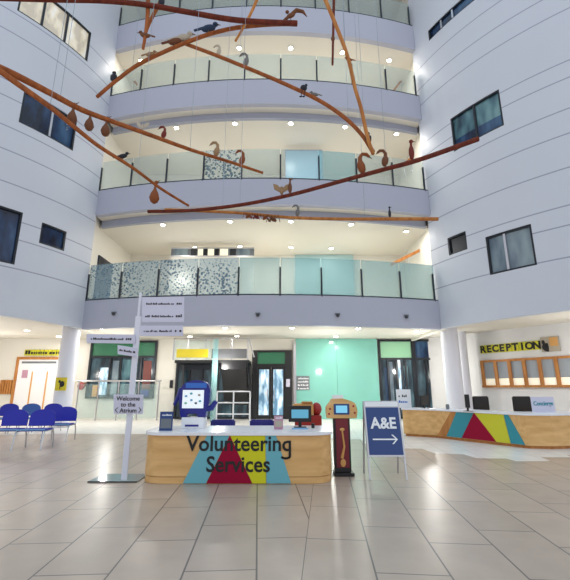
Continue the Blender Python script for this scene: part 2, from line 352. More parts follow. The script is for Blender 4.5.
# corners TL TR BR BL
LW = [dict(px=[(20, -16), (93, 27), (87, 61), (19, 12)], pane='litpane', mull=[.3, .62]),
      dict(px=[(24, 94), (78, 117), (73, 150), (18, 123)], pane='dpane', mull=[.52]),
      dict(px=[(-20, 200), (23, 212), (15, 264), (-26, 257)], pane='dpane', mull=[]),
      dict(px=[(42, 223), (67, 231), (64, 252), (39, 242)], pane='dpane', mull=[])]
RW = [dict(px=[(428, 33), (474, -14), (475, 0), (429, 41)], pane='dpane', mull=[.3, .55]),
      dict(px=[(450, 119), (499, 89), (504, 126), (454, 151)], pane='tpane', mull=[.5], sill=1),
      dict(px=[(447, 238), (466, 231), (467, 249), (449, 256)], pane='frame', mull=[]),
      dict(px=[(485, 237), (531, 224), (537, 265), (490, 275)], pane='gpane', mull=[.42])]
def drum(name, c, R, angs, wins, n0):
    rects = []
    for w in wins:
        a, b, z0, z1 = win_rect(w['px'], c, R); rects.append((min(a, b), max(a, b), z0, z1)); w['r'] = rects[-1]
    A = set(x % (2 * PI) for x in angs)
    A = sorted(A | {x for r in rects for x in r[:2]})
    lo, hi = min(x % (2 * PI) for x in angs), max(x % (2 * PI) for x in angs)
    if hi - lo > PI:   # wraps through zero
        A = sorted(a if a > PI else a + 2 * PI for a in A); 
        for w in wins:
            r = w['r']; q = [x if x > PI else x + 2 * PI for x in r[:2]]; w['r'] = (min(q), max(q), r[2], r[3])
        rects = [w['r'] for w in wins]
    Z = {CEIL, TOPZ} | {z for r in rects for z in r[2:]}
    for j in joints: Z |= {j - .024, j + .024}
    Z = sorted(z for z in Z if CEIL <= z <= TOPZ)
    mb = MB(); D = .22
    for i in range(len(A) - 1):
        for k in range(len(Z) - 1):
            am, zm = (A[i] + A[i + 1]) / 2, (Z[k] + Z[k + 1]) / 2
            if any(r[0] < am < r[1] and r[2] < zm < r[3] for r in rects): continue
            jn = any(abs(zm - j) < .023 for j in joints)
            q = [circ(c, R, A[i]), circ(c, R, A[i + 1])]
            mb.add([(*q[0], Z[k]), (*q[1], Z[k]), (*q[1], Z[k + 1]), (*q[0], Z[k + 1])], [(0, 1, 2, 3)], 1 if jn else 0)
    mb.box((0, 0, 0), (0, 0, 0)) if False else None
    # return edges: thickness behind the face along top, bottom and both ends
    for (z,) in ((CEIL,), (TOPZ,)):
        for i in range(len(A) - 1):
            q = [circ(c, R, A[i]), circ(c, R, A[i + 1]), circ(c, R - D, A[i + 1]), circ(c, R - D, A[i])]
            mb.add([(*p, z) for p in q], [(0, 1, 2, 3)])
    for a in (A[0], A[-1]):
        q = [circ(c, R, a), circ(c, R - D, a)]
        mb.add([(*q[0], CEIL), (*q[1], CEIL), (*q[1], TOPZ), (*q[0], TOPZ)], [(0, 1, 2, 3)])
    for r in rects:
        st = [r[0] + (r[1] - r[0]) * t / 4 for t in range(5)]
        for z in r[2:]:
            for s_ in range(4):
                q = [circ(c, R, st[s_]), circ(c, R, st[s_ + 1]), circ(c, R - D, st[s_ + 1]), circ(c, R - D, st[s_])]
                mb.add([(*p, z) for p in q], [(0, 1, 2, 3)])
        for a in r[:2]:
            q = [circ(c, R, a), circ(c, R - D, a)]
            mb.add([(*q[0], r[2]), (*q[1], r[2]), (*q[1], r[3]), (*q[0], r[3])], [(0, 1, 2, 3)])
    ob = mb.build(name, [M['drum'], M['joint']]); ob['kind'] = 'structure'
    for n, w in enumerate(wins):
        r = w['r']; am = (r[0] + r[1]) / 2; base = circ(c, R, am)
        root = sroot('window_%d' % (n0 + n), (base[0], base[1], r[2]))
        st = [r[0] + (r[1] - r[0]) * t / 8 for t in range(9)]
        def ringbox(mb, a0, a1, z0, z1, r0, r1, seg=6):
            for s_ in range(seg):
                x0 = a0 + (a1 - a0) * s_ / seg; x1 = a0 + (a1 - a0) * (s_ + 1) / seg
                mb.prism([circ(c, r0, x0), circ(c, r0, x1), circ(c, r1, x1), circ(c, r1, x0)], z0, z1)
        fw = .07; fa = fw / R
        fm = MB(); 
        ringbox(fm, r[0], r[1], r[3] - fw, r[3], R - .02, R - .16); ringbox(fm, r[0], r[1], r[2], r[2] + fw, R - .02, R - .16)
        ringbox(fm, r[0], r[0] + fa, r[2], r[3], R - .02, R - .16, 1); ringbox(fm, r[1] - fa, r[1], r[2], r[3], R - .02, R - .16, 1)
        fm.build('window_frame', M['frame'], root)
        pm = MB(); ringbox(pm, r[0] + fa * .5, r[1] - fa * .5, r[2] + fw * .5, r[3] - fw * .5, R - .10, R - .12); pm.build('pane', M[w['pane']], root)
        for f_ in w['mull']:
            a = r[1] + (r[0] - r[1]) * f_ if c is LC else r[0] + (r[1] - r[0]) * f_
            if c is LC: a = r[0] + (r[1] - r[0]) * f_
            mm = MB(); ringbox(mm, a - fa * .6, a + fa * .6, r[2], r[3], R - .03, R - .1, 1)
            mm.build('mullion', M['steel'] if w['pane'] in ('dpane', 'gpane') else M['frame'], root)
        if w.get('sill'):
            bm_ = MB(); ringbox(bm_, r[0] + fa, r[1] - fa, r[2] + .05, r[2] + (r[3] - r[2]) * .33, R - .06, R - .1); bm_.build('lower_panel', M['dpane'], root)
    return ob
drum('wall_left', LC, LR, Lang, LW, 1)
drum('wall_right', RC, RR, Rang, RW, 5)

# ------------------------------------------------------------------ ceiling over the ground floor (edge follows drums and balcony)
def ground_outline():
    pts = [circ(LC, LR - .02, a) for a in reversed(Lang)] + arc_pts(.12)[1:-1] + [circ(RC, RR - .02, a) for a in Rang]
    return pts
go = ground_outline()
pl = [p for p in go] + [(19, go[-1][1]), (19, BACK + .2), (-19, BACK + .2), (-19, go[0][1])]
struct(MB().prism(pl, CEILG, CEILG + .12), 'ceiling', M['ceil'])

# upper decks: face band, recessed lower lip, deck, soffit
def band(mb, z0, z1, off0, off1, mi=0, x0=-8.62, x1=6.62):
    a, b = arc_pts(off0, x0, x1), arc_pts(off1, x0, x1)
    mb.prism(a + b[::-1], z0, z1, mi)
levels = [dict(top=5.2, bot=4.0, lip=None), dict(top=10.4, bot=9.18, lip=8.85), dict(top=15.5, bot=14.2, lip=13.9), dict(top=19.75, bot=18.27, lip=None)]
for i, L in enumerate(levels):
    mb = MB()
    zb = L['bot'] if i else L['bot'] + .0
    band(mb, zb if i else 3.97, L['top'], 0, .25)
    if L['lip']:
        band(mb, L['bot'], L['bot'] + .05, .25, .62, 2)
        band(mb, L['lip'], L['bot'] + .05, .62, .8, 1)
    struct(mb, 'trim_%d' % (i + 1), [M['fascia'], M['lip'], M['ceil']])
    inner = arc_pts(.24, -8.75, 6.75)
    struct(MB().prism(inner + [(6.75, BACK + .1), (-8.75, BACK + .1)], L['top'] - .25, L['top'] - .02), 'floor_upper', M['cream'])
    if i:
        zc = L['lip'] or L['bot']
        inner = arc_pts(.7 if L['lip'] else .2, -8.75, 6.75)
        struct(MB().prism(inner + [(6.75, BACK + .1), (-8.75, BACK + .1)], zc + .02, zc + .14), 'ceiling', M['ceil'])
inner = arc_pts(.0, -8.75, 6.75)
struct(MB().prism(inner + [(6.75, BACK + .1), (-8.75, BACK + .1)], 23.3, 23.6), 'ceiling', M['ceil'])
# fascia panel joints on level one
# back wall and walls
struct(MB().box((-19, BACK, 0), (19, BACK + .2, 24)), 'wall_back', M['cream'])
struct(MB().box((-8.95, 16.95, 4.0), (-8.75, BACK, 23.5)), 'wall_left_upper', M['cream'])
struct(MB().box((6.75, 17.15, 4.0), (6.95, BACK, 23.5)), 'wall_right_upper', M['cream'])
struct(MB().box((-19, 3, 0), (-18.8, BACK, 4.13)), 'wall_left_outer', M['cream'])
RWa, RWb = (7.6, 21.6), (12.3, 14.7)       # reception wall in plan
dRW = (Vector(RWb) - Vector(RWa)).normalized(); nRW = Vector((-dRW.y, dRW.x))   # towards back-right
if nRW.x < 0: nRW = -nRW
RWc = Vector(RWb) + dRW * 3.2
struct(MB().prism([RWa, tuple(RWc), tuple(RWc + nRW * .2), tuple(Vector(RWa) + nRW * .2)], 0, CEILG), 'wall_reception', M['whitewall'])

# ------------------------------------------------------------------ balustrades
postX = [-.2 + 1.7 * k for k in range(-5, 5)]
def arcY(x, off=0): R = BR - off; return BC[1] - math.sqrt(R * R - (x - BC[0]) ** 2)
bal_names = ['frosted glass balustrade of the lowest balcony, speckled panels at its left', 'glass balustrade of the second balcony with blue leaf pattern',
             'clear glass balustrade of the third balcony, above the cream groove', 'glass balustrade of the topmost balcony, cut by the upper frame edge']
for i, L in enumerate(levels):
    z = L['top']
    root = empty('glass_balustrade', (0, arcY(0), z), ['frosted glass balustrade of the lowest balcony with speckled panels', 'glass balustrade of the second balcony with blue leaf pattern',
        'plain glass balustrade of the third balcony from the floor', 'plain glass balustrade of the topmost balcony'][i], 'balustrade')
    xs = [-8.6] + postX[0:] ; xs = [-8.6] + [x for x in postX if -8.4 < x < 6.3] + [6.55]
    for j in range(len(xs) - 1):
        a, b = xs[j] + .015, xs[j + 1] - .015
        pts = [(a + (b - a) * t / 3, arcY(a + (b - a) * t / 3, .08)) for t in range(4)]; pt2 = [(a + (b - a) * t / 3, arcY(a + (b - a) * t / 3, .10)) for t in range(4)]
        xm = (a + b) / 2
        m = 'bglass'
        if i == 0: m = 'speck' if xm < -1.6 else 'bglass2'
        if i == 1 and (-4.4 < xm < -1.8): m = 'leaf'
        if i == 1 and 1.3 < xm < 3: m = 'bglass2'
        MB().prism(pts + pt2[::-1], z, z + (1.62 if i == 0 else 1.5)).build('glass_panel', M[m], root)
    for x in xs[:-1] + [6.45]:
        y = arcY(x, .04); MB().box((x - .035, y - .04, z - .04), (x + .035, y + .04, z + 1.2)).build('post', M['post'], root, bevel=.004)
    mb = MB(); a, b = arc_pts(.0, -8.6, 6.6), arc_pts(.16, -8.6, 6.6); mb.prism(a + b[::-1], z, z + .05); mb.build('base_rail', M['post'], root)

# ------------------------------------------------------------------ downlights and added fill lights
def downlight(x, y, z, label, group, r=.11):
    root = empty('ceiling_light', (x, y, z), label, 'light', group)
    MB().lathe((x, y, z - .03), [(r * .7, -.005), (r * 1.25, 0), (r * 1.3, .03), (r * .9, .032)], 18).build('trim_ring', M['lampring'], root, smooth=True)
    MB().lathe((x, y, z - .045), [(r * .5, 0), (r * .9, .006), (r * .9, .02)], 18).build('lamp_diffuser', M['lamp'], root)
def fill_light_at(x, y, z, e, size=.06, col=(1, .97, .92)):  # added fill light, a bare point source without any fitting
    l = bpy.data.lights.new('ceiling_or_fill_lamp', 'POINT'); l.energy = e; l.color = col; l.shadow_soft_size = size
    o = bpy.data.objects.new('ceiling_or_fill_lamp', l); COL.objects.link(o); o.location = (x, y, z)
def downlamp(x, y, z, e):
    l = bpy.data.lights.new('ceiling_or_fill_lamp', 'AREA'); l.shape = 'DISK'; l.size = .2; l.energy = e; l.color = (1, .96, .9)
    o = bpy.data.objects.new('ceiling_or_fill_lamp', l); COL.objects.link(o); o.location = (x, y, z)
rows = [
 (4.13, [(100, 328), (160, 327), (225, 327.5), (292, 327.5), (358, 328), (417, 331)], 'round downlight along the edge of the ground floor ceiling'),
 (4.13, [(190, 336), (237, 335.5), (336, 336)], 'round downlight in the second ceiling row above the entrance'),
 (4.13, [(27, 330), (59, 336)], 'round downlight in the ceiling beyond the waiting chairs'),
 (8.85, [(230, 221), (291, 221), (351, 224), (406, 231), (162, 223)], 'round downlight nearest the edge above the lowest balcony'),
 (8.85, [(291, 247), (331, 248), (195, 247), (240, 246)], 'round downlight deeper in the ceiling above the lowest balcony'),
 (13.9, [(174, 121), (234, 118), (291, 118), (346, 123), (397, 132)], 'round downlight in the ceiling above the second balcony'),
 (18.27, [(134, 44), (237, 31), (291, 31), (345, 37), (393, 48)], 'round downlight in the ceiling above the third balcony')]
for z, pp, lab in rows:
    for px, py in pp:
        p = P(px, py, Z=z)
        yy = min(p.y, 21.2)
        yy = max(yy, arcY(max(-8, min(6.2, p.x)), .95)) if -8.5 < p.x < 6.5 else yy
        downlight(p.x, yy, z, lab, lab.replace('round downlight', 'downlights'))
        downlamp(p.x, yy, z - .07, {4.13: 30, 8.85: 40, 13.9: 40, 18.27: 36}[z])
for x in (-14, -8, -3, 2, 6.5): fill_light_at(x, 19.0, 2.5, 92)  # added fill along the ground floor, hung free below the ceiling
fill_light_at(10.4, 14.2, 2.4, 60); fill_light_at(-12.5, 15.5, 2.4, 70)  # more added fill by the reception desk and the waiting area
for z in (8, 13, 17.4):
    for x in (-5.2, -1, 3.4): fill_light_at(x, 19.0, z - 1.2, 34, .2)  # added fill inside each balcony, belongs to no downlight

# ------------------------------------------------------------------ columns
def column(x, y, r, label):
    root = empty('round_column', (x, y, 0), label, 'column')
    MB().lathe((x, y, 0), [(r, .06), (r, CEILG)], 32).build('shaft', M['column'], root, smooth=True)
    MB().lathe((x, y, 0), [(r + .02, 0.004), (r + .02, .07)], 32).build('base_collar', M['steel'], root, smooth=True)
pL = P(72, 328, Z=CEIL); column(pL.x * (pL.y + .45) / pL.y, pL.y + .45, .36, 'thick white round column behind the blue waiting chairs')
column(7.3, 17.75, .36, 'white round column standing at the left end of the reception wall')
column(8.25, 18.9, .28, 'narrower white round column just behind the reception column')

# ------------------------------------------------------------------ back wall, ground floor
def W(px, py, Y=BACK): return P(px, py, Y=Y)
def rect(px0, py0, px1, py1, Y):       # -> x0, z0, x1, z1
    a = P(px0, py1, Y=Y); b = P(px1, py0, Y=Y)
    cx0 = P(px0, (py0 + py1) / 2, Y=Y).x; cx1 = P(px1, (py0 + py1) / 2, Y=Y).x
    return cx0, a.z, cx1, b.z
def glazed_unit(name, x0, x1, z0, z1, Y, cols, transom, pane, tmat, nroot=None, doors=False):
    root = sroot(name, (x0, Y, z0)); d = .14; f = .11
    mb = MB()
    mb.box((x0, Y - d, z0), (x0 + f, Y - .01, z1)); mb.box((x1 - f, Y - d, z0), (x1, Y - .01, z1))
    mb.box((x0 + f, Y - d, z1 - f), (x1 - f, Y - .01, z1)); mb.box((x0 + f, Y - d, transom - f / 2), (x1 - f, Y - .01, transom + f / 2))
    for c in cols: 
        xx = x0 + (x1 - x0) * c; mb.box((xx - .05, Y - d, z0), (xx + .05, Y - .01, transom - f / 2))
    mb.box((x0 + f, Y - d, z0), (x1 - f, Y - .01, z0 + .09))
    mb.build('frame', M['frame'], root)
    MB().box((x0 + f, Y - .06, z0 + .09), (x1 - f, Y - .03, transom)).build('pane', M[pane], root)
    MB().box((x0 + f, Y - .08, transom + f / 2), (x1 - f, Y - .03, z1 - f)).build('transom_panel', M[tmat], root)
    return root
Yb = BACK
x0, _, x1, z1 = rect(89, 342, 156, 400, Yb)
tz = W(120, 357).z
r = glazed_unit('window_9', x0, x1, 1.02, 4.02, Yb, [.32, .48, .78], tz, 'room', 'green')
for a_, b_, za, zb_, mm_ in ((100, 109, 1.2, 2.6, 'dv_'), (94, 99, 1.1, 1.7, 'gold'), (112, 118, 1.2, tz - .2, 'gpane'), (121, 131, 1.2, tz - .15, 'tpane'), (143, 151, 1.5, tz - .2, 'redbrown'), (139, 150, 1.1, 1.45, 'navy')):
    MB().box((P(a_, 380, Y=Yb).x, Yb - .075, za), (P(b_, 380, Y=Yb).x, Yb - .062, zb_)).build('inner_panel', M[mm_], r)
x0, _, x1, _ = rect(379, 342, 414, 400, Yb)
x0 -= .0
w10 = glazed_unit('window_10', x0, x1, .02, 4.08, Yb, [.25, .5, .75], W(395, 359).z, 'room', 'greenlit')
for a_, b_, za, zb_, mm_ in ((384, 388, .9, 2.6, 'b_blue'), (389, 393, .6, 2.9, 'gpane'), (398, 401, 1.2, 3.0, 'dv_'), (404, 408, .6, 2.7, 'tpane')):
    MB().box((P(a_, 380, Y=Yb).x, Yb - .075, za), (P(b_, 380, Y=Yb).x, Yb - .062, zb_)).build('inner_panel', M[mm_], w10)
x2 = P(437, 370, Y=Yb).x
glazed_unit('window_11', x1 + .01, x2, .02, 4.08, Yb, [.5], W(395, 359).z, 'room', 'dpane')
# entrance door
xd0, xd1 = P(252, 380, Y=Yb).x, P(292, 380, Y=Yb).x
root = sroot('door_1', (xd0, Yb, 0)); zt = W(270, 350.5).z; zd = W(270, 366).z
mb = MB(); g = .28
mb.box((xd0, Yb - .2, 0), (xd0 + g, Yb - .01, zt)).box((xd1 - g * 1.3, Yb - .2, 0), (xd1, Yb - .01, zt)).box((xd0 + g, Yb - .2, zt - .1), (xd1 - g * 1.3, Yb - .01, zt)).box((xd0 + g, Yb - .2, zd - .06), (xd1 - g * 1.3, Yb - .01, zd + .1))
mb.build('frame', M['black'], root)
MB().box((xd0 + g, Yb - .1, zd + .1), (xd1 - g * 1.3, Yb - .05, zt - .1)).build('transom_panel', M['green'], root)
xa, xb = xd0 + g, xd1 - g * 1.3; xm = (xa + xb) / 2
for (a, b, hs) in ((xa, xm - .01, 1), (xm + .01, xb, 0)):
    leaf = MB().box((a, Yb - .12, .01), (a + .1, Yb - .06, zd - .06)).box((b - .1, Yb - .12, .01), (b, Yb - .06, zd - .06)).box((a + .1, Yb - .12, .01), (b - .1, Yb - .06, .2)).box((a + .1, Yb - .12, zd - .18), (b - .1, Yb - .06, zd - .06)).build('door_leaf', M['black'], root)
    MB().box((a + .1, Yb - .1, .2), (b - .1, Yb - .08, zd - .18)).build('pane', M['dv_'], leaf)
    hx = b - .16 if hs else a + .16
    MB().tube([(hx, Yb - .17, .9), (hx, Yb - .17, 1.5)], .02, 8).build('handle', M['steel'], leaf)
# pale card reader panel by the door, steel post
pp = W(288, 383); tag(MB().box((pp.x - .1, Yb - .28, pp.z - .2), (pp.x + .1, Yb - .2, pp.z + .2)).build('door_intercom', M['lav'], bevel=.01), 'small pale control box on the black jamb of the entrance door', 'intercom')
xs0 = P(293.5, 380, Y=Yb).x
struct(MB().box((xs0, Yb - .25, 0), (xs0 + .14, Yb - .01, zt + .4)), 'trim_5', M['steel'])
# aqua glass wall
xa, xb = P(295.8, 380, Y=Yb).x, P(378.5, 380, Y=Yb).x
root = sroot('wall_aqua', (xa, Yb, 0))
MB().box((xa, Yb - .1, .0), ((xa + xb) / 2 - .004, Yb - .01, 4.12)).build('glass_panel', M['aqua'], root)
MB().box(((xa + xb) / 2 + .004, Yb - .1, .0), (xb, Yb - .01, 4.12)).build('glass_panel', M['aqua'], root)
# grey notice on it
q0, z0, q1, z1 = rect(296.5, 376, 309.5, 390, Yb - .15)
rt = empty('wall_notice', ((q0 + q1) / 2, Yb - .13, z0), 'grey striped notice on the aqua glass wall beside the entrance door', 'notice')
MB().box((q0, Yb - .15, z0), (q1, Yb - .11, z1)).build('board', M['grey'], rt)
mb = MB(); rng = random.Random(3)
for k in range(4): marks(mb, ((q0 + q1) / 2, Yb - .152, z1 - .16 - k * .17), (1, 0, 0), (0, 0, 1), (q1 - q0) * .8, .08, (0, -1, 0), rng)
mb.build('printed_lines', M['white'], rt)
# far left: door with oak frame, panels, sign
Yl = BACK
xl0, xl1 = P(14, 385, Y=Yl).x, P(60, 385, Y=Yl).x; zt = W(35, 357).z
root = sroot('door_2', (xl0, Yl, 0))
MB().box((xl0, Yl - .12, 0), (xl0 + .14, Yl - .01, zt)).box((xl1 - .14, Yl - .12, 0), (xl1, Yl - .01, zt)).box((xl0 + .14, Yl - .12, zt - .14), (xl1 - .14, Yl - .01, zt)).build('frame', M['oakd'], root)
MB().box((xl0 + .14, Yl - .08, 0), (xl1 - .14, Yl - .02, zt - .14)).build('door_leaf', M['white'], root)
for px in (31, 46):
    xx = P(px, 390, Y=Yl).x; MB().box((xx - .03, Yl - .11, .3), (xx + .03, Yl - .08, 2.4)).build('oak_edging', M['gold'], root)
MB().box((xl0 + .3, Yl - .11, zt - .34), (xl1 - .3, Yl - .08, zt - .24)).build('closer_bar', M['grey'], root)
q0, z0, q1, z1 = rect(24, 349.5, 60, 355.5, Yl - .1)
rt = empty('door_sign', ((q0 + q1) / 2, Yl - .1, z0), 'long lime yellow name strip above the oak framed door', 'sign')
nt_ = 9
for k in range(nt_):
    a = q0 + (q1 - q0) * k / nt_; b = a + (q1 - q0) / nt_ * .86
    MB().box((a, Yl - .06, z0), (b, Yl - .02, z1)).build('letter_tile', M['signlime'], rt)
mb = MB(); marks(mb, ((q0 + q1) / 2, Yl - .062, z0 + .07), (1, 0, 0), (0, 0, 1), (q1 - q0) * .95, .2, (0, -1, 0), random.Random(5)); mb.build('printed_letters', M['ink'], rt)
# small notice on the door + brown slatted radiator at far left
q = W(26, 374); rt = tag(MB().box((q.x - .14, Yl - .12, q.z - .2), (q.x + .14, Yl - .085, q.z + .2)).build('paper_notice', M['pink'], bevel=.004), 'small paper notice taped to the white door', 'notice')
q0, z0, q1, z1 = rect(1, 380, 13, 394, Yl)
rt = empty('wooden_slat_screen', ((q0 + q1) / 2, Yl - .1, z0), 'brown wooden slat panel on the wall left of the oak door', 'panel')
for k in range(5):
    a = q0 + (q1 - q0) * k / 5; MB().box((a, Yl - .12, z0), (a + .09, Yl - .03, z1)).build('slat', M['oakd'], rt)
MB().box((q0, Yl - .04, z0), (q1, Yl - .01, z1)).build('backing_board', M['gold'], rt)
# glass screen and handrail at left of the window
ra, rb = P(77, 400, Y=20.6).x, P(158, 400, Y=20.6).x
rt = empty('glass_guard_rail', ((ra + rb) / 2, 20.6, 0), 'long glass guard rail with steel posts in front of the green topped window', 'railing')
nP = 5
for k in range(nP):
    x = ra + (rb - ra) * k / (nP - 1); MB().tube([(x, 20.6, .004), (x, 20.6, 1.86)], .035, 8).build('post', M['steel'], rt)
    if k < nP - 1: MB().box((x + .06, 20.59, .1), (x + (rb - ra) / (nP - 1) - .06, 20.61, 1.75)).build('glass_panel', M['clear'], rt)
MB().tube([(ra - .1, 20.6, 1.9), (rb + .1, 20.6, 1.9)], .045, 8).build('handrail', M['steel'], rt)
# wall ornaments right of the column
q = W(73, 385); rt = empty('wall_ornament', (q.x, Yb - .02, q.z), 'small yellow figure ornament on the wall just right of the white column', 'ornament')
MB().ell((q.x, Yb - .08, q.z + .1), (.09, .05, .22)).build('body', M['yellow'], rt); MB().ell((q.x - .05, Yb - .08, q.z - .25), (.06, .05, .2)).build('tail', M['grey'], rt)
q = W(82, 386); rt = empty('wall_ornament', (q.x, Yb - .02, q.z), 'small red and brown animal ornament on the wall by the guard rail', 'ornament')
MB().ell((q.x, Yb - .09, q.z), (.2, .07, .2)).build('body', M['redpaint'], rt); MB().ell((q.x + .22, Yb - .09, q.z + .08), (.11, .06, .1)).build('head', M['b_brown'], rt)
# picture sign on the left column
q = P(61, 384, Y=pL.y + .0)
rt = empty('column_sign', (q.x, q.y, q.z), 'square yellow picture sign fixed on the white column, with a dark figure', 'sign')
MB().box((q.x - .24, q.y + .02, q.z - .26), (q.x + .2, q.y + .06, q.z + .26)).build('board', M['yellow'], rt)
MB().ell((q.x + .03, q.y + .015, q.z), (.1, .012, .12)).ell((q.x - .08, q.y + .015, q.z + .1), (.05, .012, .06)).box((q.x - .05, q.y + .005, q.z - .2), (q.x - .02, q.y + .02, q.z)).build('printed_figure', M['ink'], rt)

# ------------------------------------------------------------------ stair and landing in the middle back
Ys = 19.6
xA, xB = P(173, 355, Y=Ys).x, P(249, 355, Y=Ys).x
zdk = P(210, 360, Y=Ys).z; zrt = P(210, 338.5, Y=Ys).z
rt = empty('staircase', ((xA + xB) / 2, Ys, 0), 'black staircase with glass sided landing behind the volunteer desk', 'staircase')
MB().box((xA + .1, Ys, zdk - .14), (xB, Ys + 1.6, zdk)).build('landing', M['black'], rt)
xs0, xs1 = P(220, 375, Y=Ys).x, P(247, 375, Y=Ys).x
nS = 10; mb = MB(); 
for k in range(nS):
    z = zdk - .14 - (k + 1) * .17; y = Ys + 1.3 - k * .14 - .1
    y = Ys + .05 + k * .16
    mb2 = MB().box((xs0 + .06, y, z), (xs1 - .06, y + .26, z + .05)).build('tread', M['black'], rt)
for xx in (xs0, xs1 - .06):
    MB().slab([(xx, Ys - .0, zdk - .14), (xx, Ys + .3, zdk - .05), (xx, Ys + .1 + nS * .16 + .3, zdk - .1 - nS * .17), (xx, Ys + nS * .16, zdk - .22 - nS * .17)], (1, 0, 0), .06).build('stringer', M['black'], rt)
MB().slab([(xs0 + .06, Ys + .02, zdk - .42), (xs1 - .06, Ys + .02, zdk - .42), (xs1 - .06, Ys + nS * .16, zdk - .42 - nS * .17), (xs0 + .06, Ys + nS * .16, zdk - .42 - nS * .17)], (0, -.7, -.7), .03).build('soffit_plate', M['black'], rt)
MB().box((xs0 + .06, Ys - .02, zdk - .44), (xs1 - .06, Ys + .02, zdk - .14)).build('edge_board', M['black'], rt)
# landing rail
for px in (174, 188, 206, 216, 232, 248):
    x = P(px, 348, Y=Ys).x; MB().box((x - .03, Ys - .04, zdk), (x + .03, Ys, zrt)).build('post', M['steel'], rt)
MB().tube([(xA, Ys - .03, zrt), (xB, Ys - .03, zrt)], .03, 8).build('handrail', M['steel'], rt)
MB().tube([(xB, Ys - .03, zrt), (P(254, 352, Y=Ys).x, Ys + .1, zrt - .9)], .03, 8).build('handrail', M['steel'], rt)
MB().box((xA, Ys - .03, zdk + .02), (P(212, 350, Y=Ys).x, Ys - .015, zrt - .1)).build('glass_panel', M['clear'], rt)
g0, _, g1, _ = rect(212, 349, 247, 358, Ys)
MB().box((g0, Ys - .09, P(0, 358.5, Y=Ys).z), (g1, Ys - .05, P(0, 349, Y=Ys).z)).build('smoked_panel', M['slate'], rt)
# supporting teal glass fin
t0, t1 = P(212, 380, Y=Ys).x, P(217.5, 380, Y=Ys).x
MB().box((t0, Ys - .14, .004), (t1, Ys - .1, zrt - .05)).build('glass_fin', M['bglass2'], rt)
for xx in (xA + .1, xB - .12): MB().box((xx, Ys + 1.5, .004), (xx + .12, Ys + 1.6, zdk - .14)).build('support_post', M['darkgrey'], rt)
# yellow sign hanging on landing
q0, z0, q1, z1 = rect(176.5, 349, 208, 357.5, Ys - .12)
tag(MB().box((q0, Ys - .13, z0), (q1, Ys - .06, z1)).build('yellow_sign_board', M['yellow'], bevel=.01), 'bright yellow blank sign board on the stair landing', 'sign')
# dark glazing behind stair
glazed_unit('window_12', P(176, 380, Y=Yb).x, P(214, 380, Y=Yb).x, .02, P(0, 362, Y=Yb).z, Yb, [.35, .7], P(0, 369, Y=Yb).z, 'room', 'frame')
glazed_unit('window_13', P(217, 380, Y=Yb).x, P(250, 380, Y=Yb).x, .02, P(0, 362, Y=Yb).z, Yb, [.5], P(0, 369, Y=Yb).z, 'room', 'frame')
# low barrier
ba, bb = P(217, 400, Y=17.2).x, P(250, 400, Y=17.2).x
rt = empty('barrier_rail', ((ba + bb) / 2, 17.2, 0), 'low white tubular barrier at the foot of the stairs', 'railing')
zb1 = P(0, 391.5, Y=17.2).z
for k in range(3):
    x = ba + (bb - ba) * k / 2; MB().tube([(x, 17.2, .004), (x, 17.2, zb1)], .03, 8).build('post', M['white'], rt)
for z in (zb1, zb1 - .45, zb1 - .9):
    if z > .1: MB().tube([(ba, 17.2, z), (bb, 17.2, z)], .025, 8).build('rail', M['white'], rt)
# small dark fitting on the wall left of stair
q = W(171.5, 384); tag(MB().box((q.x - .08, Yb - .06, q.z - .2), (q.x + .08, Yb, q.z + .2)).build('wall_intercom', M['black'], bevel=.01), 'small black box on the cream wall left of the stairs', 'intercom')

# fascia cameras on level one
for px, py, lab in ((107, 313, 'small dome camera on the lowest fascia, leftmost of the four'), (258, 314, 'small dome camera on the lowest fascia above the entrance doors'), (338, 314.5, 'small dome camera on the lowest fascia above the aqua wall'), (411, 316, 'small dome camera on the lowest fascia, rightmost of the four')):
    q = P(px, py, Y=15.8); y = arcY(q.x); z = P(px, py, Y=y).z
    rt = empty('dome_camera', (q.x, y, z), lab, 'camera', 'dome cameras along the lowest fascia')
    MB().box((q.x - .1, y - .06, z - .02), (q.x + .1, y + .005, z + .05)).build('bracket', M['grey'], rt)
    MB().ell((q.x, y - .09, z - .05), (.07, .07, .07)).build('dome', M['darkgrey'], rt, smooth=True)

# ------------------------------------------------------------------ upper storeys: things seen behind the glass
Yp = 19.6
q0, z0, q1, z1 = rect(171, 247.5, 254, 256.5, Yp - .1)
root = sroot('window_14', (q0, Yp, z0))
MB().box((q0, Yp - .1, 5.2), (q1, Yp, z0)).build('wall_panel', M['cream'], root)
MB().box((q0, Yp - .06, z0), (q1, Yp, z1)).build('frame', M['grey'], root)
MB().box((q0, Yp - .12, z1 - .07), (q1, Yp, z1)).box((q0, Yp - .12, z0), (q1, Yp, z0 + .05)).build('head_rail', M['steel'], root)
for px0, px1, mm_ in ((174, 188, 'gpane'), (191, 197, 'frame'), (198, 203, 'creamlit'), (204, 207.5, 'frame'), (208, 214, 'creamlit'), (215, 219, 'frame'), (220, 228, 'creamlit'), (230, 236, 'frame'), (238, 250, 'gpane')):
    a = P(px0, 250, Y=Yp - .08).x; b = P(px1, 250, Y=Yp - .08).x
    MB().box((a, Yp - .09, z0 + .05), (b, Yp - .06, z1 - .07)).build('pane', M[mm_], root)
q0, z0, q1, z1 = rect(295, 255, 354, 300, BACK - .1)
tag(MB().box((q0, BACK - .14, 5.2), (q1, BACK - .01, z1)).build('teal_wall_board', M['tealp'], bevel=.01), 'wide teal board on the wall behind the lowest glass balustrade', 'board')
Yq = 18.7
q0, z0, q1, z1 = rect(286, 151, 322, 181, Yq)
root = sroot('window_15', (q0, Yq, 10.4)); MB().box((q0, Yq - .03, 10.4), (q1, Yq, z1)).build('pane', M['paleblue'], root)
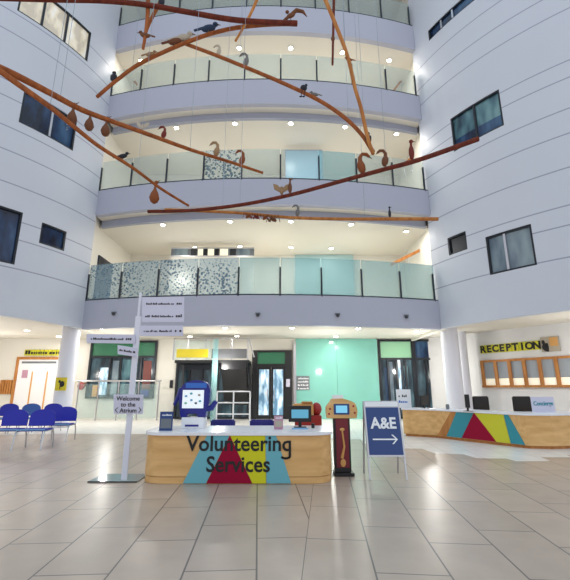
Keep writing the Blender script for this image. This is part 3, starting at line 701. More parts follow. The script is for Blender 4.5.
MB().box((q0 - .05, Yq - .05, 10.38), (q0, Yq + .02, z1 + .05)).box((q1, Yq - .05, 10.38), (q1 + .05, Yq + .02, z1 + .05)).box((q0, Yq - .05, z1), (q1, Yq + .02, z1 + .05)).build('window_frame', M['lip'], root)
# blue strip window/door at the far left of the first storey
q0, q1 = P(96, 265, Y=20.5).x, P(107, 265, Y=20.5).x
root = sroot('door_3', (-8.7, 18.5, 5.2))
MB().box((-8.75, 17.8, 5.2), (-8.68, 19.3, 7.6)).build('door_leaf', M['dpane'], root)
# diagonal wooden stair handrails in each storey's ends
def diag(a, b, lab):
    rt = empty('stair_handrail', tuple(a), lab, 'handrail')
    d = (Vector(b) - Vector(a)); 
    MB().slab([a, b, Vector(b) + Vector((0, 0, -.16)), Vector(a) + Vector((0, 0, -.16))], (0, 1, 0), .07).build('rail_board', M['beamlight'], rt)
    for t in (.15, .5, .85):
        p = Vector(a) + d * t; MB().tube([p + Vector((0, .035, -.1)), (p.x, p.y + .035, p.z - .9)], .02, 6).build('baluster', M['steel'], rt)
diag(P(391, 263, Y=19), P(425, 246, Y=19), 'sloping wooden handrail at the right end of the lowest balcony')
diag(P(392, 91, Y=19), P(410, 68, Y=19), 'sloping wooden handrail at the right end of the third balcony')
diag(P(119, 60, Y=19), P(137, 83, Y=19), 'sloping wooden handrail at the left end of the third balcony')
diag(P(401, 165, Y=19), P(421, 148, Y=19), 'sloping wooden handrail at the right end of the second balcony')

# ------------------------------------------------------------------ reception wall: windows and sign
def RWp(px, py, off=0):
    a = Vector(RWa) - nRW * off; b = Vector(RWb) - nRW * off
    return on_wall(px, py, a, b)
c0, c1 = RWp(483, 362), RWp(569, 356)
zT, zB = RWp(520, 358.5).z, RWp(520, 387.5).z
def along(t0, extra=0): return Vector((c0.x, c0.y)) + dRW * t0
Lw = (c1.xy - c0.xy).length + 2.2
root = sroot('window_16', (c0.x, c0.y, zB))
def rwbox(mb, s0, s1, z0, z1, d0, d1):
    a, b = along(s0) - nRW * d0, along(s1) - nRW * d0; c, d = along(s1) - nRW * d1, along(s0) - nRW * d1
    return mb.prism([tuple(a), tuple(b), tuple(c), tuple(d)], z0, z1)
L5 = (RWp(542, 372).xy - c0.xy).length
bay = L5 / 4.0
nb = int(Lw / bay) + 1; Lw = nb * bay
mb = MB(); rwbox(mb, -.08, Lw, zT - .1, zT, .01, .12); rwbox(mb, -.08, Lw, zB, zB + .1, .01, .16); mb.build('window_frame', M['oakd'], root)
for k in range(nb + 1):
    mb = MB(); rwbox(mb, k * bay - .08, k * bay + .06, zB + .1, zT - .1, .01, .13); mb.build('mullion', M['oakd'], root)
for k in range(nb):
    zc = zB + .1 + (zT - zB) * .24
    mb = MB(); rwbox(mb, k * bay + .06, (k + 1) * bay - .08, zc, zT - .1, .01, .05); mb.build('blind', M['blind'], root)
    mb = MB(); rwbox(mb, k * bay + .06, (k + 1) * bay - .08, zB + .1, zc, .01, .04); mb.build('pane', M['creamlit'], root)
# sign RECEPTION
s0 = (RWp(481, 352).xy - c0.xy).dot(dRW); s1 = (RWp(541, 343).xy - c0.xy).dot(dRW); s2 = (RWp(560, 343).xy - c0.xy).dot(dRW)
zs0, zs1 = RWp(512, 351.5).z, RWp(512, 343).z
pb = along(s0)
rt = empty('reception_sign', (pb.x, pb.y, zs0), 'lime RECEPTION sign with black letters above the oak window row', 'sign')
word = 'RECEPTION'; st = (s1 - s0) / 9; dR3 = Vector((dRW.x, dRW.y, 0))
for k, ch in enumerate(word):
    mb = MB(); rwbox(mb, s0 + k * st, s0 + (k + .93) * st, zs0, zs1, .02, .06); mb.build('letter_tile', M['signlime'], rt)
    pc = along(s0 + (k + .47) * st) - nRW * .062
    text(ch, (zs1 - zs0) * 1.15, (pc.x, pc.y, zs0 + (zs1 - zs0) * .12), dR3, (0, 0, 1), M['ink'], 'letter', rt, bold=.02)
mb = MB(); rwbox(mb, s1 + .02, s2, zs0 - .12, zs1 + .12, .02, .06); mb.build('picture_tile', M['b_pale'], rt)
mb = MB(); rwbox(mb, s1 + .35, s2 - .05, zs0 + .1, zs1 + .08, .06, .07); mb.build('picture_patch', M['gold'], rt)
pc = along(s1 + .25) - nRW * .08; MB().ell((pc.x, pc.y, zs0 + .06), (.22, .03, .18)).ell((pc.x - .14, pc.y, zs0 + .26), (.07, .03, .1)).ell((pc.x + .18, pc.y, zs0 + .2), (.06, .03, .12)).build('picture_figure', M['ink'], rt)

# ------------------------------------------------------------------ reception desk
fr = [(3.96, 14.07), (4.85, 13.5), (6.39, 11.16), (7.0, 11.05), (7.85, 11.25), (9.2, 11.9), (10.6, 12.9)]
bk = [(10.3, 13.7), (9.0, 12.8), (7.6, 12.1), (6.85, 12.1), (5.45, 14.15), (4.3, 14.8)]
ZD = .84
rt = empty('reception_desk', (6.39, 11.5, 0), 'long angled oak reception desk with coloured triangles at the right', 'desk')
MB().prism(fr + bk, .08, ZD).build('body', M['oak'], rt)
cen = Vector((7, 12.9))
def off(pts, d):       # grow / shrink a plan polygon
    n = len(pts); out = []; ar = sum(pts[i][0] * pts[(i + 1) % n][1] - pts[(i + 1) % n][0] * pts[i][1] for i in range(n)); sg = 1 if ar > 0 else -1
    for i in range(n):
        p0, p1, p2 = Vector(pts[i - 1]), Vector(pts[i]), Vector(pts[(i + 1) % n])
        e1, e2 = (p1 - p0).normalized(), (p2 - p1).normalized(); n1, n2 = Vector((e1.y, -e1.x)), Vector((e2.y, -e2.x)); b = (n1 + n2)
        b = b / max(.3, b.dot(n1)); out.append(tuple(p1 + b * d * sg))
    return out
MB().prism(off(fr + bk, -.05), .004, .08).build('plinth', M['oakd'], rt)
MB().prism(off(fr + bk, .04), ZD, ZD + .045).build('worktop', M['top'], rt)
fa, fb = fr[1], fr[2]; fd = (Vector(fb) - Vector(fa)).normalized(); fn = Vector((fd.y, -fd.x)); 
if fn.y > 0: fn = -fn
def face_panel(pts, m, nm, a=fa, b=fb, n=None, zlo=.09, zhi=ZD - .01, th=.012, parent=rt):
    n = n or fn; out = []
    for px, py in pts:
        p = on_wall(px, py, a, b); p.z = zhi if py < 426 else zlo; out.append(p + Vector((n.x, n.y, 0)) * .002)
    MB().slab(out, (n.x, n.y, 0), th).build(nm, m, parent)
face_panel([(457, 417), (474, 417), (462, 440), (447, 438)], M['teald'], 'teal_panel')
face_panel([(474.5, 417), (497, 444), (462, 440)], M['magenta'], 'magenta_triangle')
face_panel([(475.5, 417), (504, 420), (511, 446), (497, 444)], M['signlime'], 'lime_panel')
face_panel([(504.5, 420), (509, 420), (526, 449), (511.5, 446)], M['teald'], 'teal_stripe')
face_panel([(451, 414), (456.5, 417), (446.5, 438), (438, 438)], M['oakd'], 'brown_panel')
# things on and behind the reception desk
ZT = ZD + .045
def office_chair(x, y, rz, lab):
    t = empty('office_chair', (x, y, 0), lab, 'chair')
    R = Matrix.Rotation(rz, 3, 'Z'); c = Vector((x, y, 0))
    def T(v): return c + R @ Vector(v)
    m = MB(); m.box((-.25, -.24, .46), (.25, .24, .54)); m.v = [tuple(T(v)) for v in m.v]; m.build('seat', M['black'], t, bevel=.03)
    m = MB(); m.box((-.29, .2, .66), (.29, .27, 1.28)); m.v = [tuple(T(v)) for v in m.v]; m.build('backrest', M['black'], t, bevel=.03)
    m = MB(); m.tube([(0, .26, .66), (0, .3, .5), (0, .1, .45)], .025); m.v = [tuple(T(v)) for v in m.v]; m.build('back_stem', M['black'], t)
    MB().tube([T((0, 0, .1)), T((0, 0, .46))], .03).build('gas_column', M['darkgrey'], t)
    for k in range(5):
        a = 2 * PI * k / 5; e = T((.28 * math.cos(a), .28 * math.sin(a), .07))
        l = MB().tube([T((0, 0, .12)), e], [.025, .018]).build('base_leg', M['darkgrey'], t); MB().ell((e.x, e.y, .034), (.03, .03, .028)).build('castor', M['black'], l)
q = P(486, 413, Y=13.9); office_chair(q.x, q.y, 0.1, 'black office chair behind the reception desk, nearer the white columns')
q = P(526, 414, Y=13.7); office_chair(q.x, q.y, -.2, 'black office chair behind the reception desk beside the Concierge sign')
# concierge sign
q = P(545, 416, Y=12.0); cz = ZT
rt2 = empty('concierge_sign', (q.x, q.y, cz), 'pale Concierge sign standing on the reception desk', 'sign')
rr = Vector((1, .25, 0)).normalized(); nn = rr.cross(Vector((0, 0, 1)))
b0 = Vector((q.x, q.y, cz)) - rr * .4; MB().slab([b0, b0 + rr * .8, b0 + rr * .8 + Vector((0, 0, .42)), b0 + Vector((0, 0, .42))], -nn, .02).build('panel', M['lav'], rt2)
text('Concierge', .165, Vector((q.x, q.y, cz + .18)) + nn * .005, rr, (0, 0, 1), M['teald'], 'lettering', rt2, bold=.003)
# small white sign at the left end
q = P(404.5, 408, Y=14.35)
rt2 = empty('counter_sign', (q.x, q.y, ZT), 'small white notice standing on the left end of the reception desk', 'sign')
MB().box((q.x - .25, q.y, ZT), (q.x + .25, q.y + .03, ZT + .62)).build('panel', M['white'], rt2, bevel=.005)
mb = MB(); rng = random.Random(9); marks(mb, (q.x, q.y - .001, ZT + .36), (1, 0, 0), (0, 0, 1), .36, .08, (0, -1, 0), rng); mb.build('printed_line', M['darkgrey'], rt2)
mb = MB(); marks(mb, (q.x, q.y - .001, ZT + .17), (1, 0, 0), (0, 0, 1), .36, .08, (0, -1, 0), rng); mb.build('printed_line', M['navylight'], rt2)
def monitor(x, y, z, w, h, rz, lab, scr='black', nm='computer_monitor', bz=.03):
    t = empty(nm, (x, y, z), lab, 'monitor')
    def bx(a, b, n, m): 
        mb = MB().box(a, b); R = Matrix.Rotation(rz, 3, 'Z'); c = Vector((x, y, z)); mb.v = [tuple(c + R @ Vector(v)) for v in mb.v]; return mb.build(n, m, t, bevel=.004)
    bx((-w / 2, -.02, .1), (w / 2, .02, .1 + h), 'case', M['black']); bx((-w / 2 + bz * .8, -.026, .1 + bz), (w / 2 - bz * .8, -.018, .1 - bz + h), 'screen', M[scr])
    bx((-.03, .0, 0), (.03, .03, .2), 'stand', M['black']); bx((-.12, -.08, 0), (.12, .08, .015), 'foot', M['black'])
q = P(425, 409, Y=14.0); monitor(q.x, q.y, ZT, .5, .32, .7, 'black monitor near the left end of the reception desk')
q = P(468, 409, Y=12.3); monitor(q.x, q.y, ZT, .13, .38, 0, 'slim black phone stand in the middle of the reception desk', nm='phone_stand')
q = P(448, 412, Y=13.4); tag(MB().lathe((q.x, q.y, ZT), [(.05, 0), (.06, .1), (.045, .16)], 12).build('pen_pot', M['grey'], smooth=True), 'small grey pen pot on the reception desk', 'pot')

# ------------------------------------------------------------------ volunteering desk
VX0, VX1, VY, VD, VZ = -2.45, .82, 7.22, 1.25, .765
def rrect(x0, x1, y0, y1, r, n=8):
    pts = []
    for cx, cy, a0 in ((x0 + r, y0 + r, PI), (x1 - r, y0 + r, 1.5 * PI), (x1 - .05, y1 - .05, 0), (x0 + .05, y1 - .05, .5 * PI)):
        rr_ = r if a0 in (PI, 1.5 * PI) else .05
        for k in range(n + 1):
            a = a0 + PI / 2 * k / n; pts.append((cx + rr_ * math.cos(a), cy + rr_ * math.sin(a)))
    return pts
vo = rrect(VX0, VX1, VY, VY + VD, .38)
rt = empty('volunteering_desk', (-.8, VY + VD / 2, 0), 'rounded oak Volunteering Services desk with white top in the centre', 'desk')
MB().prism(vo, .115, VZ).build('body', M['oak'], rt, smooth=True)
MB().prism(off(vo, -.006), .004, .105).build('plinth', M['oak'], rt, smooth=True)
MB().prism(off(vo, -.03), .1, .12).build('shadow_gap', M['oakd'], rt)
MB().prism(off(vo, .03), VZ, VZ + .05).build('worktop', M['top'], rt, smooth=True)
VT = VZ + .05
def vpanel(pts, m, nm):
    out = []
    for px, py in pts:
        p = P(px, py, Y=VY); p.z = VZ - .003 if py < 450 else .012; p.y = VY - .002; out.append(p)
    MB().slab(out, (0, -1, 0), .008).build(nm, m, rt)
vpanel([(207, 434), (229.5, 434), (206, 483), (183, 483)], M['teal'], 'teal_panel')
vpanel([(230, 434), (252, 483), (206.5, 483)], M['magenta'], 'magenta_triangle')
vpanel([(230.5, 434), (265, 434), (266, 483), (252.5, 483)], M['lime'], 'lime_panel')
vpanel([(265.5, 434), (276, 434), (291, 483), (266.5, 483)], M['teal'], 'teal_panel')
k_ = P(239, 451, Y=VY - .012); vt_ = text('Volunteerinq', .345, (k_.x, k_.y, k_.z + .005), (1, 0, 0), (0, 0, 1), M['ink'], 'lettering', rt, bold=.006, sx=.98)
vx_ = max(v.co.x for v in vt_.data.vertices) + vt_['_o'][0]; vz_ = min(v.co.z for v in vt_.data.vertices if v.co.x + vt_['_o'][0] > vx_ - .02) + vt_['_o'][2]
hk = [(vx_ - .018 + .055 * (math.cos(a) - 1) * 1.35, VY - .012, vz_ - .0 + .035 * math.sin(a)) for a in [-PI * k / 8 for k in range(8)]]
mb = MB()
for k in range(7):
    (xa_, _, za_), (xb_, _, zb2) = hk[k], hk[k + 1]; d_ = Vector((xb_ - xa_, 0, zb2 - za_)).normalized(); n_ = Vector((-d_.z, 0, d_.x)) * .017
    A_, B_ = Vector(hk[k]) - d_ * .004, Vector(hk[k + 1]) + d_ * .004; mb.slab([A_ + n_, B_ + n_, B_ - n_, A_ - n_], (0, -1, 0), .004)
mb.build('letter_tail', M['ink'], rt)
k_ = P(238, 472, Y=VY - .012); text('Services', .345, (k_.x, k_.y, k_.z + .005), (1, 0, 0), (0, 0, 1), M['ink'], 'lettering', rt, bold=.006, sx=.95)
# leaflet holder (its code square left blank)
def easel(px0, px1, pyb, pyt, Y, lab, face, nm='leaflet_stand', hold=None):
    a, b = P(px0, pyb, Y=Y), P(px1, pyb, Y=Y); h = P(px0, pyt, Y=Y).z - a.z
    t = empty(nm, ((a.x + b.x) / 2, Y, VT), lab, 'sign')
    MB().box((a.x, Y, VT), (b.x, Y + .02, VT + h)).box((a.x, Y - .03, VT), (b.x, Y + .08, VT + .012)).build('holder', hold or M['signblue'], t, bevel=.003)
    MB().box((a.x + .02, Y - .004, VT + .04), (b.x - .02, Y, VT + h * .62)).build('card', face, t)
    mb = MB(); marks(mb, ((a.x + b.x) / 2, Y - .001, VT + h * .78), (1, 0, 0), (0, 0, 1), (b.x - a.x) * .75, .03, (0, -1, 0), random.Random(2)); mb.build('printed_line', M['whiteink'], t)
easel(159, 172, 430, 411, 7.5, 'small navy leaflet stand on the left end of the volunteering desk', M['grey'])
easel(274, 283, 428.5, 415, 7.75, 'mauve leaflet holder on the volunteering desk beside the black monitor', M['b_pale'], hold=M['pink'])
# blue character kiosk
def blue_kiosk():
    Y = 8.0; c = P(195, 420, Y=Y)
    t = empty('blue_kiosk', (c.x, Y, VT), 'royal blue touchscreen kiosk with arms and feet on the volunteering desk', 'kiosk')
    def X(px): return P(px, 400, Y=Y).x
    def Z(py): return P(195, py, Y=Y).z
    # stand
    MB().box((X(184), Y - .12, VT), (X(206), Y + .2, Z(417))).build('stand', M['white'], t, bevel=.01)
    MB().box((X(188), Y - .13, VT + .035), (X(201), Y - .12, VT + .07)).build('stand_stripe', M['navy'], t)
    # body silhouette
    pts = [(182, 417), (181, 408), (179.5, 398), (181, 388), (184, 383.5), (189, 381), (196, 380), (203, 381), (208, 384), (210.5, 391), (210, 402), (207.5, 411), (207, 417), (199.5, 417.5), (198, 413.5), (189.5, 413.5), (188.5, 417.5)]
    MB().slab([Vector((X(x), Y - .08, Z(y))) for x, y in pts], (0, 1, 0), .22).build('body', M['navy'], t, bevel=.012)
    # screen
    MB().box((X(183.5), Y - .092, Z(408)), (X(204.5), Y - .082, Z(390))).build('screen', M['screenw'], t)
    for k, (ix, iz) in enumerate(((187, 396), (192, 393.5), (200, 395), (187, 403), (192.5, 400), (197, 403), (201, 401))):
        x = X(ix); z = Z(iz); MB().ell((x, Y - .094, z), (.028, .004, .022)).build('screen_icon', M[['seatedge', 'teal', 'b_pale', 'greenlit', 'seatedge', 'grey', 'teal'][k]], t)
    # top plate
    MB().box((X(186), Y - .095, Z(388)), (X(207), Y - .08, Z(383))).build('title_plate', M['navylight'], t, bevel=.004)
    # arms
    MB().tube([(X(181), Y, Z(388)), (X(178.5), Y, Z(396)), (X(174.5), Y, Z(405))], [.05, .045, .03], 10).build('arm', M['navy'], t, smooth=True)
    MB().tube([(X(206), Y, Z(409)), (X(212), Y, Z(408)), (X(216), Y, Z(401))], [.06, .055, .045], 10).build('arm', M['navy'], t, smooth=True)
blue_kiosk()
# monitor + keyboard on desk right
q = P(300, 424, Y=8.1); monitor(q.x, q.y, VT, .44, .3, .0, 'black computer monitor with sky blue screen on the volunteering desk', 'screend', bz=.07)
q = P(300, 429, Z=VT); tag(MB().box((q.x - .15, q.y - .07, VT), (q.x + .15, q.y + .07, VT + .018)).build('keyboard', M['seatedge'], bevel=.004), 'pale blue keyboard in front of the black monitor', 'keyboard')
q = P(313, 428, Z=VT); tag(MB().lathe((q.x, q.y, VT), [(.03, 0), (.035, .08), (.03, .085)], 12).build('cup', M['black'], smooth=True), 'small black cup right of the black monitor', 'cup')
# desk chairs behind
def back_chair(px0, px1, lab):
    Y = 8.95; a, b = P(px0, 421, Y=Y).x, P(px1, 421, Y=Y).x; m = (a + b) / 2; w = (b - a) / 2
    t = empty('visitor_chair', (m, Y, 0), lab, 'chair')
    MB().box((m - w, Y - .06, .58), (m + w, Y, .9)).build('backrest', M['navy'], t, bevel=.025)
    MB().box((m - w, Y, .42), (m + w, Y + .48, .48)).build('seat', M['navy'], t, bevel=.02)
    for sx in (-1, 1):
        MB().tube([(m + sx * (w - .03), Y - .03, .6), (m + sx * (w - .03), Y, .42), (m + sx * (w - .03), Y - .04, .016)], .014).build('leg', M['chrome'], t)
        MB().tube([(m + sx * (w - .03), Y + .44, .42), (m + sx * (w - .03), Y + .5, .016)], .014).build('leg', M['chrome'], t)
back_chair(211, 235.5, 'blue chair behind the volunteering desk nearer the blue kiosk')
back_chair(250, 274, 'blue chair behind the volunteering desk nearer the black monitor')

# ------------------------------------------------------------------ donation kiosk (wood head, red pillar)
def donation(px, pyb, Y, lab, s=1.0):
    c = P(px, pyb, Y=Y) + Vector((.035, 0, 0)); z0 = .004
    t = empty('donation_kiosk', (c.x, Y, 0), lab, 'kiosk'); x = c.x; w = .15 * s
    MB().box((x - .17, Y - .17, z0), (x + .19, Y + .17, .06)).build('base', M['black'], t, bevel=.006)
    MB().box((x - w, Y - .08, .06), (x + w, Y + .1, 1.0)).build('pillar', M['black'], t, bevel=.006)
    MB().box((x - w + .035, Y - .09, .14), (x + w - .035, Y - .081, .99)).build('front_panel', M['red'], t)
    MB().tube([(x - .02, Y - .095, .3), (x + .03, Y - .095, .5), (x, Y - .095, .78)], [.03, .02, .015], 8).ell((x, Y - .095, .8), (.045, .01, .03)).ell((x, Y - .095, .22), (.05, .01, .07)).build('printed_figure', M['gold'], t)
    pts = [(-.28, 1.0), (.27, 1.0), (.3, 1.12), (.26, 1.27), (.16, 1.32), (.02, 1.36), (-.18, 1.35), (-.22, 1.28), (-.29, 1.2)]
    MB().slab([(x + a, Y - .13, z) for a, z in pts], (0, 1, 0), .2).build('head', M['oak'], t, bevel=.008)
    MB().box((x - .15, Y - .145, 1.07), (x + .14, Y - .13, 1.26)).build('screen_bezel', M['signblue'], t)
    MB().box((x - .11, Y - .15, 1.1), (x + .1, Y - .144, 1.23)).build('screen', M['screen'], t)
    MB().box((x - .16, Y - .1, 1.355), (x + .04, Y - .02, 1.42)).build('top_card', M['white'], t)
    for a, z in ((-.22, 1.17), (-.24, 1.08), (.22, 1.22), (.24, 1.1)):
        MB().ell((x + a, Y - .135, z), (.02, .008, .02)).build('button', M['redpaint'], t)
donation(341, 475, 7.95, 'wooden topped donation kiosk on a dark red pillar beside the volunteering desk')
# red and wooden cart behind
Yc = 9.6; c = P(308, 420, Y=Yc)
t = empty('display_stand', (c.x, Yc, 0), 'red and orange wooden display stand behind the black monitor', 'stand')
MB().box((c.x - .3, Yc - .15, .06), (c.x + .3, Yc + .2, .95)).build('body', M['redpaint'], t, bevel=.01)
MB().box((c.x - .2, Yc - .1, .004), (c.x + .2, Yc + .15, .06)).build('base', M['black'], t)
MB().box((c.x - .34, Yc - .2, .95), (c.x + .12, Yc + .2, 1.2)).build('tray', M['gold'], t, bevel=.02)
MB().ell((c.x + .2, Yc, 1.08), (.12, .12, .15)).build('tin', M['redpaint'], t, smooth=True)
MB().box((c.x - .15, Yc - .21, 1.2), (c.x + .1, Yc, 1.25)).build('lid', M['oakd'], t, bevel=.01)

# ------------------------------------------------------------------ A&E board
def ae():
    Yb0 = 7.5; x0, x1 = P(369.5, 478, Y=Yb0).x, P(408, 478, Y=Yb0).x
    t = empty('pavement_sign', ((x0 + x1) / 2, Yb0 + .2, 0), 'navy A&E arrow board on a steel A frame stand', 'sign')
    zt = 1.34; yt = Yb0 + .3; u = Vector((0, yt - Yb0, zt)).normalized(); n = Vector((0, -u.z, u.y))
    def at(x, s, d=0): return Vector((x, Yb0, 0.004)) + u * s + n * d
    for x in (x0, x1 - .03):
        MB().slab([at(x, 0), at(x + .03, 0), at(x + .03, zt), at(x, zt)], -n, .03).build('front_leg', M['steel'], t)
        MB().slab([(x, Yb0 + .58, .004), (x + .03, Yb0 + .58, .004), (x + .03, yt, zt - .04), (x, yt, zt - .04)], (0, 1, .2), .02).build('rear_leg', M['steel'], t)
    s0, s1 = .37, zt
    MB().slab([at(x0, s0, .005), at(x1, s0, .005), at(x1, s1, .005), at(x0, s1, .005)], n, .02).build('snap_frame', M['steel'], t, bevel=.003)
    MB().slab([at(x0 + .03, s0 + .03, .026), at(x1 - .03, s0 + .03, .026), at(x1 - .03, s1 - .12, .026), at(x0 + .03, s1 - .12, .026)], n, .004).build('poster', M['signblue'], t)
    MB().slab([at(x0 + .03, s1 - .1, .026), at(x1 - .03, s1 - .1, .026), at(x1 - .03, s1 - .02, .026), at(x0 + .03, s1 - .02, .026)], n, .004).build('header_strip', M['white'], t)
    xm = (x0 + x1) / 2
    text('A&E', .27, at(xm, .85, .036), (1, 0, 0), u, M['whiteink'], 'lettering', t, bold=.008, sx=.95)
    sa = .66
    mb = MB(); q = [(-.22, -.012), (.2, -.012), (.2, .012), (-.22, .012)]
    mb.slab([at(xm + a, sa + b, .031) for a, b in q], n, .003)
    mb.slab([at(xm + a, sa + b, .031) for a, b in [(.23, 0), (.15, .08), (.12, .08), (.2, 0), (.12, -.08), (.15, -.08)]], n, .0035)
    mb.build('arrow', M['whiteink'], t)
ae()

# ------------------------------------------------------------------ tall sign post
def signpost():
    Y = 7.45; b = P(124, 481, Z=.0); x = b.x; Y = b.y
    t = empty('sign_post', (x, Y, 0), 'tall pale finger post with a Welcome to the Atrium panel, left of the desk', 'sign')
    zt = P(141, 293, Y=Y).z
    a0, a1 = P(91, 481, Y=Y).x, P(142, 481, Y=Y).x
    a1 = min(a1, VX0 - .05)
    MB().box((a0, Y - .12, .004), (a1, Y + .5, .02)).build('base_plate', M['plate'], t, bevel=.003)
    MB().box((a0, Y - .13, .003), (a1, Y - .115, .022)).build('base_edge', M['darkgrey'], t)
    MB().box((x - .05, Y - .02, .02), (x + .05, Y + .02, zt - .45)).box((x - .022, Y - .015, zt - .45), (x + .022, Y + .015, zt)).build('pole', M['pole'], t, bevel=.004)
    rng = random.Random(11)
    def flag(px0, py0, px1, py1, rows, nm='flag_panel', m='lav', tilt=0, d=.04):
        y = Y - d
        p = [P(px0, py0, Y=y), P(px1, py0 + tilt, Y=y), P(px1, py1 + tilt, Y=y), P(px0, py1, Y=y)]
        o = MB().slab(p, (0, 1, 0), .02).build(nm, M[m], t, bevel=.003)
        mb = MB()
        w = p[1].x - p[0].x; h = p[0].z - p[3].z; right = (p[1] - p[0]).normalized()
        for k in range(rows):
            c = (p[0] + p[3]) / 2 + right * w * .42 + Vector((0, -.001, h * (.5 - (k + .62) / rows)))
            marks(mb, c, right, (0, 0, 1), w * .66, min(.038, h / rows * .45), (0, -1, 0), rng)
            c2 = (p[0] + p[3]) / 2 + right * w * .88 + Vector((0, -.001, h * (.5 - (k + .62) / rows)))
            marks(mb, c2, right, (0, 0, 1), w * .14, min(.055, h / rows * .5), (0, -1, 0), rng)
        if rows: mb.build('printed_lines', M['ink'], t)
    flag(142, 297, 184, 322, 2)
    flag(140, 325.5, 183, 336, 1)
    flag(86.5, 334, 135, 343, 1, tilt=.6, d=.05)
    flag(117.5, 345, 137, 354, 1, tilt=3, d=.065)
    flag(113.5, 394.5, 143, 414, 0, 'welcome_panel', d=.05)
    y = Y - .052
    for s, py in (('Welcome', 400.5), ('to the', 406.5), ('Atrium', 412.5)):
        c = P(128, py, Y=y); text(s, .105, c, (1, 0, 0), (0, 0, 1), M['ink'], 'lettering', t, bold=.002, depth=.002)
    for px, sg in ((116.5, -1), (140, 1)):
        c = P(px, 410, Y=y); MB().slab([c + Vector((sg * .03, 0, 0)), c + Vector((-sg * .015, 0, .045)), c + Vector((-sg * .03, 0, .045)), c + Vector((sg * .012, 0, 0)), c + Vector((-sg * .03, 0, -.045)), c + Vector((-sg * .015, 0, -.045))], (0, -1, 0), .003).build('arrow', M['ink'], t)
signpost()

# ------------------------------------------------------------------ waiting chairs
def seat_chair(name='waiting_chair', cm='blueseat'):
    t = empty(name, (0, 0, 0), 'x', 'chair'); w = .29
    # backrest: rounded top, gently dished
    pts = []
    for k in range(13):
        a = PI * k / 12; pts.append((w * math.cos(a) * (1 if abs(math.cos(a)) < .99 else 1), .64 + .24 * math.sin(a) ** .6 if k not in (0, 12) else .64))
    pts = [(w, .5)] + pts + [(-w, .5)]
    MB().slab([(x, .24 + (z - .5) * .12, z) for x, z in pts], (0, 1, -.1), .035).build('backrest', M[cm], t, bevel=.008)
    MB().box((-w, -.24, .42), (w, .22, .46)).build('seat', M[cm], t, bevel=.015)
    MB().box((-w - .01, -.255, .445), (w + .01, -.235, .47)).build('seat_edge', M['seatedge'], t)
    for s in (-1, 1):
        x = s * (w + .01)
        MB().tube([(x, -.2, .42), (x, -.26, .36), (x, -.3, .2), (x, -.34, .016)], .016).build('front_leg', M['chrome'], t)
        MB().tube([(x, .2, .42), (x, .26, .3), (x, .3, .016)], .016).build('rear_leg', M['chrome'], t)
        MB().tube([(x, .25, .5), (x, .22, .42), (x, -.2, .42)], .014).build('side_rail', M['chrome'], t)
    return t
SCH = 1.13
proto = seat_chair(); proto2 = seat_chair(cm='blueseat2')
def dup(root, loc, rz, label, group):
    r = root.copy(); COL.objects.link(r); r.location = loc; r.rotation_euler = (0, 0, rz); r.scale = (SCH,) * 3; r['label'] = label; r['group'] = group
    for ch in list(root.children):
        c = ch.copy(); COL.objects.link(c); c.parent = r
    return r
G = 'blue waiting room chairs at the left'
places = [
 (60.5, 424, 12.6, 'royal blue waiting chair at the right end of the front row', 0),
 (36.5, 424, 11.0, 'royal blue waiting chair left of the row end chair', 0),
 (8.5, 424, 11.0, 'royal blue waiting chair third from the right in the front row', 0),
 (49.5, 410, 15.1, 'royal blue waiting chair in the back row beside the column', 0),
 (27, 410, 15.0, 'paler mid blue waiting chair in the back row', 1),
 (5, 410, 14.5, 'royal blue waiting chair in the back row at the picture edge', 0)]
places[5] = (4.5, 410, 14.9, 'royal blue waiting chair in the back row, left of the pale one', 0)
first = {0: proto, 1: proto2}; used = {0: 0, 1: 0}
for px, py, Y, lab, k in places:
    x = P(px, py, Y=Y).x; rz = .12
    src = first[k]
    if not used[k]: src.location = (x, Y, .004 if Y > 14.3 else 0); src.rotation_euler = (0, 0, rz); src.scale = (SCH,) * 3; src['label'] = lab; src['group'] = G; used[k] = 1
    else: dup(src, (x, Y, .004 if Y > 14.3 else 0), rz, lab, G)

# ------------------------------------------------------------------ the hanging timber sculpture
def spline(pts, n=8):
    out = []; m = len(pts)
    for i in range(m - 1):
        p0, p1, p2, p3 = pts[max(i - 1, 0)], pts[i], pts[i + 1], pts[min(i + 2, m - 1)]
        for k in range(n):
            t = k / n; out.append(.5 * ((2 * p1) + (p2 - p0) * t + (2 * p0 - 5 * p1 + 4 * p2 - p3) * t * t + (3 * p1 - p0 - 3 * p2 + p3) * t ** 3))
    out.append(pts[-1]); return out
beams = {}
def beam(key, pts, Y0, Y1, wpx0, wpx1, m, label, wires=(.3, .75)):
    P3 = []
    for i, (x, y) in enumerate(pts):
        P3.append(P(x, y, Y=Y0 + (Y1 - Y0) * i / (len(pts) - 1)))
    sp_ = spline(P3, 6); n = len(sp_)
    rs = []
    for i, p in enumerate(sp_):
        t = i / (n - 1); d = (p - camo.location).length; rs.append((wpx0 + (wpx1 - wpx0) * t) / 2 * d / 440)
    c = sp_[n // 2]
    root = empty('timber_pole', tuple(c), label, 'timber pole', None)
    MB().tube(sp_, rs, 8).build('shaft', M[m], root, smooth=True)
    for w in wires:
        p = sp_[int(w * (n - 1))]; MB().tube([p, (p.x, p.y, max(p.z + 4, 22))], .006, 5).build('suspension_wire', M['wire'], root)
    beams[key] = sp_, rs
EX = -12
beam('B1', [(-12, -2), (60, 0), (105, 1), (147, 5), (190, 12.5), (240, 20.5), (297, 23.5)], 8.2, 10, 3.6, 5, 'beamdark', 'dark red curved pole across the very top, ending left of centre')
beam('B2', [(97, 97), (117, 80), (143, 62), (190, 41), (225, 30), (260, 25), (297, 23.5)], 9.5, 10.2, 3.2, 4, 'beammid', 'orange timber pole arching from the left up to the top pole tip')
